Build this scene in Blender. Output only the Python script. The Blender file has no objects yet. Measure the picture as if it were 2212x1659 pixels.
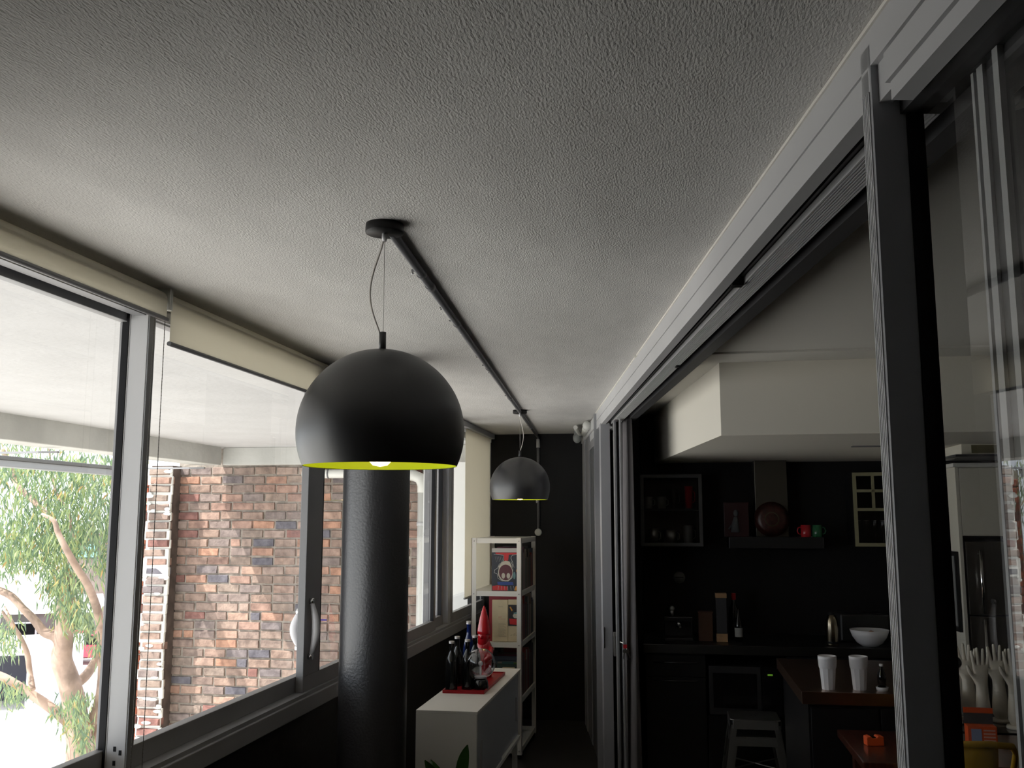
import bpy, math, random
import numpy as np
from mathutils import Matrix, Vector

random.seed(7)
RNG = np.random.default_rng(7)
SC = bpy.context.scene
COL = SC.collection

# ------------------------------------------------------------------ camera
F = 2065.0; CX = 1106.0; CY = 829.5; EYE = 1.67
PITCH = math.atan(290.5 / F)
YAW = math.atan(344 * math.cos(PITCH) / F)
cam_d = bpy.data.cameras.new('camera')
cam = bpy.data.objects.new('camera', cam_d)
COL.objects.link(cam)
cam.location = (0, 0, EYE)
cam.rotation_euler = (math.pi / 2 + PITCH, 0, YAW)
cam_d.sensor_width = 36.0
cam_d.lens = 36.0 * F / 2212.0
cam_d.clip_start = 0.05
cam_d.clip_end = 500
SC.camera = cam

# ------------------------------------------------------------------ light of the place: bright sky and high sun
world = bpy.data.worlds.new('sky'); SC.world = world
world.use_nodes = True
wn = world.node_tree
bg = wn.nodes['Background']
bg.inputs['Color'].default_value = (0.86, 0.93, 1.0, 1)
bg.inputs['Strength'].default_value = 2.0
sun_d = bpy.data.lights.new('sun', 'SUN')
sun_d.energy = 6.5; sun_d.angle = math.radians(0.6); sun_d.color = (1.0, 0.96, 0.88)
sun = bpy.data.objects.new('sun', sun_d); COL.objects.link(sun)
# sun stands high, to the left and behind the viewer
sd = Vector((-0.50, -0.40, 0.95)).normalized()
sun.rotation_euler = sd.to_track_quat('Z', 'Y').to_euler()
SC.view_settings.view_transform = 'Standard'
SC.view_settings.look = 'None'
SC.view_settings.exposure = 0.5
SC.view_settings.gamma = 1.0
SC.view_settings.use_curve_mapping = False

# ------------------------------------------------------------------ helpers
FW = Vector((-math.sin(YAW) * math.cos(PITCH), math.cos(YAW) * math.cos(PITCH), math.sin(PITCH)))
RT = Vector((math.cos(YAW), math.sin(YAW), 0))
UP = RT.cross(FW)
def ray(x, y): return FW + RT * ((x - CX) / F) - UP * ((y - CY) / F)
def at(x, y, d): return Vector((0, 0, EYE)) + ray(x, y) * d
def atY(x, y, Y):
    r = ray(x, y); return Vector((0, 0, EYE)) + r * (Y / r.y)
def atZ(x, y, z):
    r = ray(x, y); return Vector((0, 0, EYE)) + r * ((z - EYE) / r.z)

TH = math.atan(0.155)                    # the sliding doors run askew to the window wall
DOORM = Matrix.Translation((0.527, 0, 0)) @ Matrix.Rotation(TH, 4, 'Z')   # local x = n (into kitchen), local y = s (along)
def W(n, s, z): return DOORM @ Vector((n, s, z))

class MB:
    def __init__(self, M=None):
        self.v = []; self.f = []; self.s = []; self.M = M
    def add(self, vs, fs, smooth=False):
        b = len(self.v)
        for p in vs:
            p = Vector(p)
            if self.M is not None: p = self.M @ p
            self.v.append(tuple(p))
        for f in fs:
            self.f.append(tuple(b + i for i in f)); self.s.append(smooth)
        return self
    def box(self, x0, x1, y0, y1, z0, z1, M=None):
        vs = [(x, y, z) for z in (z0, z1) for y in (y0, y1) for x in (x0, x1)]
        if M is not None: vs = [M @ Vector(p) for p in vs]
        return self.add(vs, [(0, 2, 3, 1), (4, 5, 7, 6), (0, 1, 5, 4), (2, 6, 7, 3), (0, 4, 6, 2), (1, 3, 7, 5)])
    def prism(self, pts, z0, z1):
        n = len(pts)
        vs = [(p[0], p[1], z0) for p in pts] + [(p[0], p[1], z1) for p in pts]
        fs = [tuple(range(n - 1, -1, -1)), tuple(range(n, 2 * n))]
        fs += [(i, (i + 1) % n, n + (i + 1) % n, n + i) for i in range(n)]
        return self.add(vs, fs)
    def prism_axis(self, pts, a0, a1, axis):
        # pts are 2-D in the plane across the axis
        def mk(p, a):
            if axis == 'x': return (a, p[0], p[1])
            return (p[0], a, p[1])
        n = len(pts)
        vs = [mk(p, a0) for p in pts] + [mk(p, a1) for p in pts]
        fs = [tuple(range(n)), tuple(range(2 * n - 1, n - 1, -1))]
        fs += [(i, n + i, n + (i + 1) % n, (i + 1) % n) for i in range(n)]
        return self.add(vs, fs)
    def tube(self, pts, r, seg=10, cap=True):
        pts = [Vector(p) for p in pts]
        rs = r if isinstance(r, (list, tuple)) else [r] * len(pts)
        vs = []; fs = []
        up = None
        for i, p in enumerate(pts):
            a = pts[max(i - 1, 0)]; b = pts[min(i + 1, len(pts) - 1)]
            d = (b - a)
            if d.length < 1e-9: d = Vector((0, 0, 1))
            d.normalize()
            if up is None:
                up = Vector((0, 0, 1)) if abs(d.z) < 0.9 else Vector((1, 0, 0))
            x = up.cross(d)
            if x.length < 1e-6: x = Vector((1, 0, 0)).cross(d)
            x.normalize(); y = d.cross(x); up = y
            for k in range(seg):
                t = 2 * math.pi * k / seg
                vs.append(p + (x * math.cos(t) + y * math.sin(t)) * rs[i])
        for i in range(len(pts) - 1):
            for k in range(seg):
                k2 = (k + 1) % seg
                fs.append((i * seg + k, i * seg + k2, (i + 1) * seg + k2, (i + 1) * seg + k))
        self.add(vs, fs, True)
        if cap:
            b = len(self.v) - len(vs)
            self.f.append(tuple(b + k for k in range(seg - 1, -1, -1))); self.s.append(False)
            e = b + (len(pts) - 1) * seg
            self.f.append(tuple(e + k for k in range(seg))); self.s.append(False)
        return self
    def lathe(self, prof, cx=0, cy=0, seg=32, M=None, close=False, smooth=True):
        vs = []; fs = []
        for r, z in prof:
            for k in range(seg):
                t = 2 * math.pi * k / seg
                p = Vector((cx + r * math.cos(t), cy + r * math.sin(t), z))
                if M is not None: p = M @ p
                vs.append(p)
        n = len(prof)
        rng = n if close else n - 1
        for i in range(rng):
            j = (i + 1) % n
            for k in range(seg):
                k2 = (k + 1) % seg
                fs.append((i * seg + k, i * seg + k2, j * seg + k2, j * seg + k))
        self.add(vs, fs, smooth)
        return self
    def ball(self, c, r, seg=20, rings=12, sc=(1, 1, 1)):
        prof = []
        vs = []; fs = []
        for i in range(rings + 1):
            a = -math.pi / 2 + math.pi * i / rings
            for k in range(seg):
                t = 2 * math.pi * k / seg
                vs.append((c[0] + r * sc[0] * math.cos(a) * math.cos(t), c[1] + r * sc[1] * math.cos(a) * math.sin(t), c[2] + r * sc[2] * math.sin(a)))
        for i in range(rings):
            for k in range(seg):
                k2 = (k + 1) % seg
                fs.append((i * seg + k, i * seg + k2, (i + 1) * seg + k2, (i + 1) * seg + k))
        return self.add(vs, fs, True)
    def build(self, name, mat, parent=None, bevel=0, M=None, autosm=False):
        me = bpy.data.meshes.new(name)
        me.from_pydata(self.v, [], self.f)
        me.validate(); me.update()
        sm = self.s
        if len(me.polygons) == len(sm):
            me.polygons.foreach_set('use_smooth', sm)
        if mat: me.materials.append(mat)
        o = bpy.data.objects.new(name, me); COL.objects.link(o)
        if parent: o.parent = parent
        if M is not None: o.matrix_world = M
        if bevel:
            b = o.modifiers.new('bevel', 'BEVEL'); b.width = bevel; b.segments = 2; b.limit_method = 'ANGLE'; b.angle_limit = math.radians(50)
        return o

def tag(o, label=None, cat=None, group=None, kind=None):
    if label: o['label'] = label
    if cat: o['category'] = cat
    if group: o['group'] = group
    if kind: o['kind'] = kind
    return o
def thing(name, label, cat, loc=(0, 0, 0), rz=0, group=None):
    o = bpy.data.objects.new(name, None); COL.objects.link(o)
    o.location = loc; o.rotation_euler = (0, 0, rz); o.empty_display_size = 0.1
    return tag(o, label, cat, group)
def copy_tree(o, parent=None):
    c = o.copy(); COL.objects.link(c)
    c.parent = parent
    for ch in [x for x in o.children]: copy_tree(ch, c)
    return c
def struct(o, label, cat=None):
    return tag(o, label, cat or 'structure', kind='structure')

# ------------------------------------------------------------------ materials
def lin(c):
    if isinstance(c, str):
        c = [int(c[i:i + 2], 16) / 255 for i in (0, 2, 4)]
        c = [x / 12.92 if x <= 0.04045 else ((x + 0.055) / 1.055) ** 2.4 for x in c]
    return (c[0], c[1], c[2], 1)
MATS = {}
def mat(name, col, rough=0.5, metal=0.0, bump=0, bscale=60, var=0.0, vscale=4, spec=0.5, stretch=None, coat=0.0, detail=4):
    if name in MATS: return MATS[name]
    m = bpy.data.materials.new(name); m.use_nodes = True
    nt = m.node_tree; b = nt.nodes['Principled BSDF']
    c = lin(col)
    b.inputs['Base Color'].default_value = c
    b.inputs['Roughness'].default_value = rough
    b.inputs['Metallic'].default_value = metal
    b.inputs['Specular IOR Level'].default_value = spec
    if coat: b.inputs['Coat Weight'].default_value = coat; b.inputs['Coat Roughness'].default_value = 0.08
    if var or bump:
        tc = nt.nodes.new('ShaderNodeTexCoord'); mp = nt.nodes.new('ShaderNodeMapping')
        nt.links.new(tc.outputs['Object'], mp.inputs['Vector'])
        if stretch: mp.inputs['Scale'].default_value = stretch
    if var:
        n = nt.nodes.new('ShaderNodeTexNoise'); n.inputs['Scale'].default_value = vscale; n.inputs['Detail'].default_value = 5
        nt.links.new(mp.outputs['Vector'], n.inputs['Vector'])
        r = nt.nodes.new('ShaderNodeValToRGB')
        r.color_ramp.elements[0].position = 0.35; r.color_ramp.elements[1].position = 0.65
        r.color_ramp.elements[0].color = tuple(max(0, x * (1 - var)) for x in c[:3]) + (1,)
        r.color_ramp.elements[1].color = tuple(min(1, x * (1 + var)) for x in c[:3]) + (1,)
        nt.links.new(n.outputs['Fac'], r.inputs['Fac']); nt.links.new(r.outputs['Color'], b.inputs['Base Color'])
    if bump:
        n = nt.nodes.new('ShaderNodeTexNoise'); n.inputs['Scale'].default_value = bscale; n.inputs['Detail'].default_value = detail
        nt.links.new(mp.outputs['Vector'], n.inputs['Vector'])
        bp = nt.nodes.new('ShaderNodeBump'); bp.inputs['Strength'].default_value = 1.0; bp.inputs['Distance'].default_value = bump
        nt.links.new(n.outputs['Fac'], bp.inputs['Height']); nt.links.new(bp.outputs['Normal'], b.inputs['Normal'])
    MATS[name] = m
    return m
def emis(name, col, s):
    m = bpy.data.materials.new(name); m.use_nodes = True
    b = m.node_tree.nodes['Principled BSDF']
    b.inputs['Base Color'].default_value = lin(col)
    b.inputs['Emission Color'].default_value = lin(col); b.inputs['Emission Strength'].default_value = s
    return m
def glass(name, tint=(1, 1, 1), ior=1.5, boost=1.0, rough=0.0):
    # thin pane: clear with a mirror reflection that grows at grazing angles
    m = bpy.data.materials.new(name); m.use_nodes = True
    nt = m.node_tree; nt.nodes.remove(nt.nodes['Principled BSDF'])
    out = nt.nodes['Material Output']
    t = nt.nodes.new('ShaderNodeBsdfTransparent'); t.inputs['Color'].default_value = (*tint, 1)
    g = nt.nodes.new('ShaderNodeBsdfGlossy'); g.inputs['Roughness'].default_value = rough
    fr = nt.nodes.new('ShaderNodeFresnel'); fr.inputs['IOR'].default_value = ior
    ge = nt.nodes.new('ShaderNodeNewGeometry'); mi = nt.nodes.new('ShaderNodeMix'); mi.inputs[2].default_value = ior; mi.inputs[3].default_value = 1 / ior
    nt.links.new(ge.outputs['Backfacing'], mi.inputs[0]); nt.links.new(mi.outputs[0], fr.inputs['IOR'])   # same strength from either side of the pane
    mu = nt.nodes.new('ShaderNodeMath'); mu.operation = 'MULTIPLY'; mu.use_clamp = True; mu.inputs[1].default_value = boost
    mx = nt.nodes.new('ShaderNodeMixShader')
    nt.links.new(fr.outputs['Fac'], mu.inputs[0]); nt.links.new(mu.outputs[0], mx.inputs['Fac'])
    nt.links.new(t.outputs[0], mx.inputs[1]); nt.links.new(g.outputs[0], mx.inputs[2]); nt.links.new(mx.outputs[0], out.inputs['Surface'])
    return m
def cloth(name, col, trans=0.3, rough=0.9):
    m = bpy.data.materials.new(name); m.use_nodes = True
    nt = m.node_tree; b = nt.nodes['Principled BSDF']; out = nt.nodes['Material Output']
    b.inputs['Base Color'].default_value = lin(col); b.inputs['Roughness'].default_value = rough; b.inputs['Specular IOR Level'].default_value = 0.1
    t = nt.nodes.new('ShaderNodeBsdfTranslucent'); t.inputs['Color'].default_value = lin(col)
    mx = nt.nodes.new('ShaderNodeMixShader'); mx.inputs['Fac'].default_value = trans
    tc = nt.nodes.new('ShaderNodeTexCoord'); w = nt.nodes.new('ShaderNodeTexNoise'); w.inputs['Scale'].default_value = 400
    bp = nt.nodes.new('ShaderNodeBump'); bp.inputs['Distance'].default_value = 0.0003
    nt.links.new(tc.outputs['Object'], w.inputs['Vector']); nt.links.new(w.outputs['Fac'], bp.inputs['Height']); nt.links.new(bp.outputs['Normal'], b.inputs['Normal'])
    nt.links.new(b.outputs[0], mx.inputs[1]); nt.links.new(t.outputs[0], mx.inputs[2]); nt.links.new(mx.outputs[0], out.inputs['Surface'])
    return m

M_ceil = mat('ceiling_render', (0.68, 0.665, 0.645), 0.95, bump=0.0028, bscale=230, var=0.04, vscale=9, spec=0.1, stretch=(1.0, 0.4, 1), detail=2)
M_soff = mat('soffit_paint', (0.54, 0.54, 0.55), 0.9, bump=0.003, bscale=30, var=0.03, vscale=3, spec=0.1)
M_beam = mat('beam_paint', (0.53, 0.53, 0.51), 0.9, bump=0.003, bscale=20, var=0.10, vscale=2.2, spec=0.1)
M_white = mat('white_paint', (0.74, 0.72, 0.67), 0.8, bump=0.0005, bscale=80, spec=0.2)
M_cream = mat('cream_paint', (0.72, 0.68, 0.58), 0.8, bump=0.0004, bscale=80, spec=0.2)
M_blackwall = mat('black_wall_paint', (0.012, 0.012, 0.013), 0.55, bump=0.0008, bscale=60, spec=0.25)
M_column = mat('column_paint', (0.030, 0.030, 0.034), 0.38, bump=0.0014, bscale=95, spec=0.9)
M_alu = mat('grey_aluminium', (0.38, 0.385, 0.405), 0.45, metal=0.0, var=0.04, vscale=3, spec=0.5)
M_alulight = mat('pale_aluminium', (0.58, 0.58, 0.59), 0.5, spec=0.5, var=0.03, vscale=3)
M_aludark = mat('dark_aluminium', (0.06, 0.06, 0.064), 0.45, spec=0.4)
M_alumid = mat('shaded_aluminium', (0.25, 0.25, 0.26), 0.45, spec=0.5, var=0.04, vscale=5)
M_gasket = mat('black_rubber', (0.01, 0.01, 0.012), 0.6, spec=0.2)
M_floor = mat('dark_floor', (0.03, 0.028, 0.027), 0.45, var=0.15, vscale=2)
M_black = mat('matt_black', (0.008, 0.008, 0.009), 0.5, spec=0.3)
M_shade = mat('shade_black', (0.013, 0.013, 0.015), 0.40, spec=1.0)
M_lime = mat('shade_lime', (0.27, 0.42, 0.02), 0.40, spec=0.4)
M_glass = glass('window_glass')
M_doorglass = glass('door_glass', (0.90, 0.91, 0.90), 1.5, 1.3)
M_blind = cloth('blind_fabric', (0.86, 0.83, 0.74), 0.5)
M_whitemetal = mat('white_powder_metal', (0.74, 0.72, 0.67), 0.4, spec=0.5)
M_steel = mat('brushed_steel', (0.45, 0.44, 0.42), 0.32, metal=1.0, bump=0.0002, bscale=200, stretch=(1, 1, 30))
M_darksteel = mat('dark_steel', (0.10, 0.10, 0.10), 0.35, metal=1.0)
M_chrome = mat('chrome', (0.8, 0.8, 0.8), 0.12, metal=1.0)
M_blackgloss = mat('black_gloss', (0.006, 0.006, 0.007), 0.12, spec=0.6)
M_pvc = mat('white_pvc', (0.72, 0.72, 0.68), 0.35)
M_grey = mat('conduit_grey', (0.17, 0.17, 0.18), 0.4)
M_red = mat('gloss_red', (0.55, 0.012, 0.02), 0.16, coat=0.6)
M_darkred = mat('tray_red', (0.34, 0.006, 0.013), 0.4, spec=.3)
M_joinery = mat('kitchen_black', (0.010, 0.010, 0.011), 0.4, spec=0.3)
M_ceramic = mat('white_ceramic', (0.75, 0.74, 0.76), 0.25)
M_wood = mat('dark_red_wood', (0.07, 0.022, 0.014), 0.28, var=0.4, vscale=6, stretch=(8, 1, 1), coat=0.4)
M_pine = mat('pale_wood', (0.40, 0.24, 0.12), 0.5, var=0.2, vscale=8)
M_paper = mat('aged_paper', (0.62, 0.52, 0.34), 0.8, var=0.06, vscale=12)
M_orange = mat('bright_orange', (0.75, 0.10, 0.02), 0.45)
M_yellow = mat('yellow_metal', (0.62, 0.38, 0.04), 0.35)
M_hand = mat('glazed_porcelain', (0.85, 0.78, 0.66), 0.3, var=0.1, vscale=10)
M_bluegrey = mat('blue_grey_book', (0.10, 0.12, 0.16), 0.6)

# ------------------------------------------------------------------ structure: slabs, walls
def door_x(y): return 0.527 - 0.155 * y
# sunroom ceiling: polygon between window wall and sliding doors
b = MB(); b.prism([(-1.72, -1.6), (door_x(-1.6) + 0.02, -1.6), (door_x(8.4) + 0.02, 8.4), (-1.72, 8.4)], 2.40, 2.62)
struct(b.build('ceiling', M_ceil), 'grey rough textured ceiling of the sunroom', 'ceiling')
b = MB(); b.prism([(door_x(-1.6) + 0.02, -1.6), (5.6, -1.6), (5.6, 8.4), (door_x(8.4) + 0.02, 8.4)], 2.40, 2.62)
struct(b.build('ceiling', M_white), 'smooth white kitchen ceiling beyond the sliding doors', 'ceiling')
b = MB(); b.box(-1.75, 5.6, -1.6, 8.4, -0.2, 0.0)
struct(b.build('floor', M_floor), 'dark floor of the sunroom and kitchen', 'floor')
b = MB(); b.box(-1.70, -1.60, -1.6, 8.4, 0.0, 0.835); b.box(-1.75, -1.60, -1.6, 1.45, 0.0, 2.40)  # full-height near stretch is unseen, added to darken the ceiling there
struct(b.build('wall_left', M_blackwall), 'black painted wall below the windows, with an added unseen stretch that dims the near ceiling', 'wall')
b = MB(); b.box(-1.75, 5.6, 8.25, 8.45, 0.0, 2.4)
struct(b.build('wall_far', M_blackwall), 'black end wall behind the bookcase', 'wall')
b = MB(); b.box(-1.75, 5.6, -1.75, -1.6, 0.0, 2.62)
struct(b.build('wall_near', M_white), 'white wall behind the viewer', 'wall')
b = MB(); b.box(-0.22, 5.6, 6.80, 6.90, 0.0, 2.4)
struct(b.build('wall_back', M_blackwall), 'black kitchen back wall behind the bench', 'wall')
b = MB(); b.box(5.5, 5.6, -1.6, 8.4, 0.0, 2.4)
struct(b.build('wall_right', M_cream), 'cream wall on the far side of the living room', 'wall')
# kitchen side partition at the left of the kitchen
b = MB(); b.prism([(-0.30, 6.42), (-0.20, 6.40), (-0.20, 6.80), (-0.36, 6.80)], 0.0, 2.4)
struct(b.build('wall_partition', M_blackwall), 'black partition at the left end of the kitchen bench', 'wall')

# outside soffit, beams
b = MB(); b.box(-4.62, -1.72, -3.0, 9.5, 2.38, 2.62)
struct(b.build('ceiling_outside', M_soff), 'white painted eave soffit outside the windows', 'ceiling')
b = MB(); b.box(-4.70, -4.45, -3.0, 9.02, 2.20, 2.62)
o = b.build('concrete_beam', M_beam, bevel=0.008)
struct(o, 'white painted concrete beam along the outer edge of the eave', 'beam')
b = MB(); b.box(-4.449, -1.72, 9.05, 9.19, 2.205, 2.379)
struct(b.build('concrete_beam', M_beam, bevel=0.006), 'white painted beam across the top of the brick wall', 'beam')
t = thing('roof_gutter', 'grey metal gutter edge seen below the outer beam', 'gutter', (-5.3, 0, 0))
b = MB(); b.box(-0.12, 0.0, -1.0, 9.0, 2.085, 2.14); b.build('gutter_face', mat('gutter_grey', (0.33, 0.34, 0.36), 0.5), t, bevel=0.005)
b = MB(); b.box(-0.14, 0.012, -1.0, 9.0, 2.14, 2.172); b.build('gutter_lip', mat('gutter_dark', (0.13, 0.13, 0.13), 0.6), t, bevel=0.004)
for yy in (0.5, 3.5, 6.5, 8.8): b = MB(); b.box(-0.05, 0.78, yy, yy + 0.03, 2.155, 2.17); b.build('bracket', M_alumid, t)

# cream sealant bead between ceiling and door head
b = MB(); b.box(-0.004, 0.0, -1.5, 6.7, 2.3935, 2.40)
struct(b.build('trim_1', mat('bead_white', (0.86, 0.83, 0.77), 0.5), M=DOORM), 'thin cream bead along the ceiling edge above the doors', 'trim')

# ------------------------------------------------------------------ brickwork
def brick_material(name, ramp, rough=0.9):
    m = bpy.data.materials.new(name); m.use_nodes = True
    nt = m.node_tree; b = nt.nodes['Principled BSDF']; L = nt.links
    oi = nt.nodes.new('ShaderNodeObjectInfo'); at_ = nt.nodes.new('ShaderNodeAttribute'); at_.attribute_name = 'tone'
    ad = nt.nodes.new('ShaderNodeMath'); ad.operation = 'ADD'; fr = nt.nodes.new('ShaderNodeMath'); fr.operation = 'FRACT'
    L.new(oi.outputs['Random'], ad.inputs[0]); L.new(at_.outputs['Fac'], ad.inputs[1]); L.new(ad.outputs[0], fr.inputs[0])
    r = nt.nodes.new('ShaderNodeValToRGB'); r.color_ramp.interpolation = 'CONSTANT'
    els = r.color_ramp.elements
    while len(els) > 1: els.remove(els[0])
    els[0].position = 0; els[0].color = (*ramp[0], 1)
    for i, c in enumerate(ramp[1:], 1):
        e = els.new(i / len(ramp)); e.color = (*c, 1)
    L.new(fr.outputs[0], r.inputs['Fac'])
    g = nt.nodes.new('ShaderNodeNewGeometry')
    n = nt.nodes.new('ShaderNodeTexNoise'); n.inputs['Scale'].default_value = 14; n.inputs['Detail'].default_value = 6
    L.new(g.outputs['Position'], n.inputs['Vector'])
    mx = nt.nodes.new('ShaderNodeMix'); mx.data_type = 'RGBA'; mx.blend_type = 'MULTIPLY'
    rr = nt.nodes.new('ShaderNodeValToRGB'); rr.color_ramp.elements[0].position = 0.3; rr.color_ramp.elements[0].color = (0.62, 0.60, 0.60, 1)
    rr.color_ramp.elements[1].position = 0.65; rr.color_ramp.elements[1].color = (1.1, 1.08, 1.05, 1)
    L.new(n.outputs['Fac'], rr.inputs['Fac'])
    mx.inputs[0].default_value = 1.0
    L.new(r.outputs['Color'], mx.inputs[6]); L.new(rr.outputs['Color'], mx.inputs[7]); L.new(mx.outputs[2], b.inputs['Base Color'])
    bp = nt.nodes.new('ShaderNodeBump'); bp.inputs['Distance'].default_value = 0.004
    n2 = nt.nodes.new('ShaderNodeTexNoise'); n2.inputs['Scale'].default_value = 50
    L.new(g.outputs['Position'], n2.inputs['Vector']); L.new(n2.outputs['Fac'], bp.inputs['Height']); L.new(bp.outputs['Normal'], b.inputs['Normal'])
    b.inputs['Roughness'].default_value = rough; b.inputs['Specular IOR Level'].default_value = 0.15
    return m
RAMP = [(.34, .225, .185), (.28, .215, .185), (.38, .265, .215), (.25, .20, .185), (.33, .24, .20), (.30, .22, .185), (.27, .205, .18), (.41, .24, .175),
        (.30, .235, .20), (.15, .145, .17), (.35, .25, .21), (.235, .195, .185), (.32, .215, .18), (.28, .225, .195), (.26, .14, .125), (.34, .26, .225), (.20, .175, .18), (.31, .235, .20),
        (.29, .22, .19), (.33, .255, .225), (.27, .21, .185), (.37, .23, .18)]
RAMP = [tuple(min(.75, v * 1.12) for v in c) for c in RAMP]
M_brick = brick_material('mixed_brick', RAMP)
M_mortar = mat('mortar', (0.30, 0.265, 0.23), 0.95, bump=0.006, bscale=40, var=0.3, vscale=12, spec=0.1)
M_mortarw = mat('white_mortar', (0.75, 0.74, 0.70), 0.9, bump=0.006, bscale=30, spec=0.1)

def brick_verts(L, D, H, rnd):
    # rounded, slightly uneven brick, face towards -Y
    c = 0.008
    vs = []
    for (ix, iz) in ((0, 0), (1, 0), (1, 1), (0, 1)):
        x = (0 if ix == 0 else L); z = (0 if iz == 0 else H)
        vs.append((x + rnd.uniform(-.005, .005), 0.02, z + rnd.uniform(-.004, .004)))
    for (ix, iz) in ((0, 0), (1, 0), (1, 1), (0, 1)):
        x = (c if ix == 0 else L - c) + rnd.uniform(-.004, .004); z = (c if iz == 0 else H - c) + rnd.uniform(-.004, .004)
        vs.append((x, rnd.uniform(-.006, .002), z))
    for (ix, iz) in ((0, 0), (1, 0), (1, 1), (0, 1)):
        x = (0 if ix == 0 else L); z = (0 if iz == 0 else H)
        vs.append((x, D, z))
    fs = [(4, 5, 6, 7)]
    for i in range(4):
        j = (i + 1) % 4
        fs.append((i, j, 4 + j, 4 + i)); fs.append((8 + i, 8 + j, j, i))
    fs.append((11, 10, 9, 8))
    return vs, fs
rb = random.Random(3)
CH = 0.0905
def mesh_of(name, vs, fs, m):
    me = bpy.data.meshes.new(name); me.from_pydata(vs, [], fs); me.materials.append(m); me.update(); return me
FULL = [mesh_of('brick', *brick_verts(0.226, 0.09, 0.081, rb), M_brick) for _ in range(14)]
HALF = [mesh_of('brick', *brick_verts(0.107, 0.09, 0.081, rb), M_brick) for _ in range(6)]
BRICKED = MB(); BTONE = []
BW = thing('wall_brick', 'weathered mixed brick wall of the building wing outside', 'wall', (0, 0, 0)); BW['kind'] = 'structure'
b = MB(); b.box(-5.00, -1.72, 9.212, 9.40, -5.0, 2.40); b.build('mortar_bed', M_mortar, BW)
cands = []
z = -1.6; row = 0
while z < 2.20:
    x = -4.99 + (0 if row % 2 == 0 else -0.12)
    while x < -2.40:
        kind = 'full'
        if x < -4.99: x = -4.99; kind = 'half'
        elif rb.random() < 0.10: kind = 'half'
        Lb = 0.222 if kind == 'full' else 0.105
        cands.append((x + rb.uniform(-.003, .003), z + rb.uniform(-.004, .004), kind)); x += Lb + 0.013
    z += CH; row += 1
def seen(x, z):
    xc = x + .1
    return (1.67 + (z + .08 - 1.67) * 1.62 / abs(xc)) > 0.97
vis = [c for c in cands if seen(c[0], c[1])]
hid = [c for c in cands if not seen(c[0], c[1])]
vis.sort(key=lambda c: abs(c[0] + 3.9) + 0.0 * c[1])
extra = vis[290:]; vis = vis[:290]
for (x, z, k) in vis:
    o = bpy.data.objects.new('brick', rb.choice(FULL if k == 'full' else HALF)); COL.objects.link(o); o.parent = BW
    o.location = (x, 9.20 + rb.uniform(-.004, .004), z); o.rotation_euler = (0, rb.uniform(-.008, .008), 0)
vs_, fs_, tone = [], [], []
def stuff_brick(x, y, z, L, H=0.078, D=0.09):
    v, f = brick_verts(L, D, H, rb); n = len(vs_)
    vs_.extend([(a + x, c + y, d + z) for a, c, d in v]); fs_.extend([tuple(n + i for i in q) for q in f]); tone.extend([rb.random()] * len(f))
for (x, z, k) in extra + hid: stuff_brick(x, 9.20, z, 0.222 if k == 'full' else 0.105)
me = mesh_of('brick_rest', vs_, fs_, M_brick)
a = me.attributes.new('tone', 'FLOAT', 'FACE'); a.data.foreach_set('value', tone)
o = bpy.data.objects.new('lower_brickwork', me); COL.objects.link(o); o.parent = BW; o['kind'] = 'stuff'
# the sunlit pier at the end of the wall
PR = thing('wall_pier', 'sunlit brick pier with thick white mortar at the left end of the wall', 'wall', (0, 0, 0)); PR['kind'] = 'structure'
b = MB()
z = -1.6
while z < 2.19:
    b.box(-5.215 + rb.uniform(-.02, .01), -4.957 + rb.uniform(-.01, .01), 9.0 + rb.uniform(-.012, .008), 9.03, z - .02 + rb.uniform(-.006, .006), z + .075)
    z += CH
b.build('mortar_joint', M_mortarw, PR, bevel=0.008)
b = MB(); b.box(-5.205, -4.975, 9.03, 9.4, -5.0, 2.2); b.box(-5.02, -4.99, 9.30, 9.4, -5.0, 2.2); b.build('pier_core_shade', mat('pier_core_shade', (.10, .075, .065), .9, var=.3, vscale=8), PR)  # dark colour paints the shadow in the gap between pier and wall
z = -1.6
PM = [mesh_of('brick', *brick_verts(0.222, 0.09, 0.068, rb), M_brick) for _ in range(5)]
while z < 2.19:
    o = bpy.data.objects.new('brick', rb.choice(PM)); COL.objects.link(o); o.parent = PR
    o.location = (-5.198 + rb.uniform(-.02, .015), 8.978 + rb.uniform(-.006, .012), z + rb.uniform(-.004, .004))
    z += CH
b = MB()
for i in range(30):
    zz = rb.uniform(-.9, 2.15); xx = rb.choice((-5.19, -4.985, rb.uniform(-5.2, -4.98)))
    b.ball((xx, 8.979, zz), rb.uniform(.022, .034), 10, 6, (rb.uniform(.9, 1.9), .25, rb.uniform(.4, .8)))
o = b.build('mortar_smear', M_mortarw, PR); o['kind'] = 'stuff'
# further red wall in the recess left of the pier
RW = thing('wall_recess', 'narrow red brick strip in shade left of the pier', 'wall', (0, 0, 0)); RW['kind'] = 'structure'
b = MB(); b.box(-5.95, -5.71, 9.92, 10.1, -5.0, 2.2); b.build('mortar_bed', M_mortar, RW); b = MB(); b.box(-5.71, -5.2, 9.98, 10.1, -5.0, 2.2); b.build('reveal_shade', mat('pier_core_shade', (.10, .075, .065), .9), RW)  # dark slab paints the shade of the recess beside the pier
rm = brick_material('red_brick', [(.42, .13, .08), (.35, .12, .08), (.46, .17, .11), (.22, .11, .10), (.38, .14, .10)])
RM = [mesh_of('brick', *brick_verts(0.2, 0.09, 0.078, rb), rm) for _ in range(4)]
z = -1.6
row = 0
while z < 2.1:
    for x in (-5.93,):
        o = bpy.data.objects.new('brick', rb.choice(RM)); COL.objects.link(o); o.parent = RW; o.location = (x, 9.90, z)
    z += CH; row += 1

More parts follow.
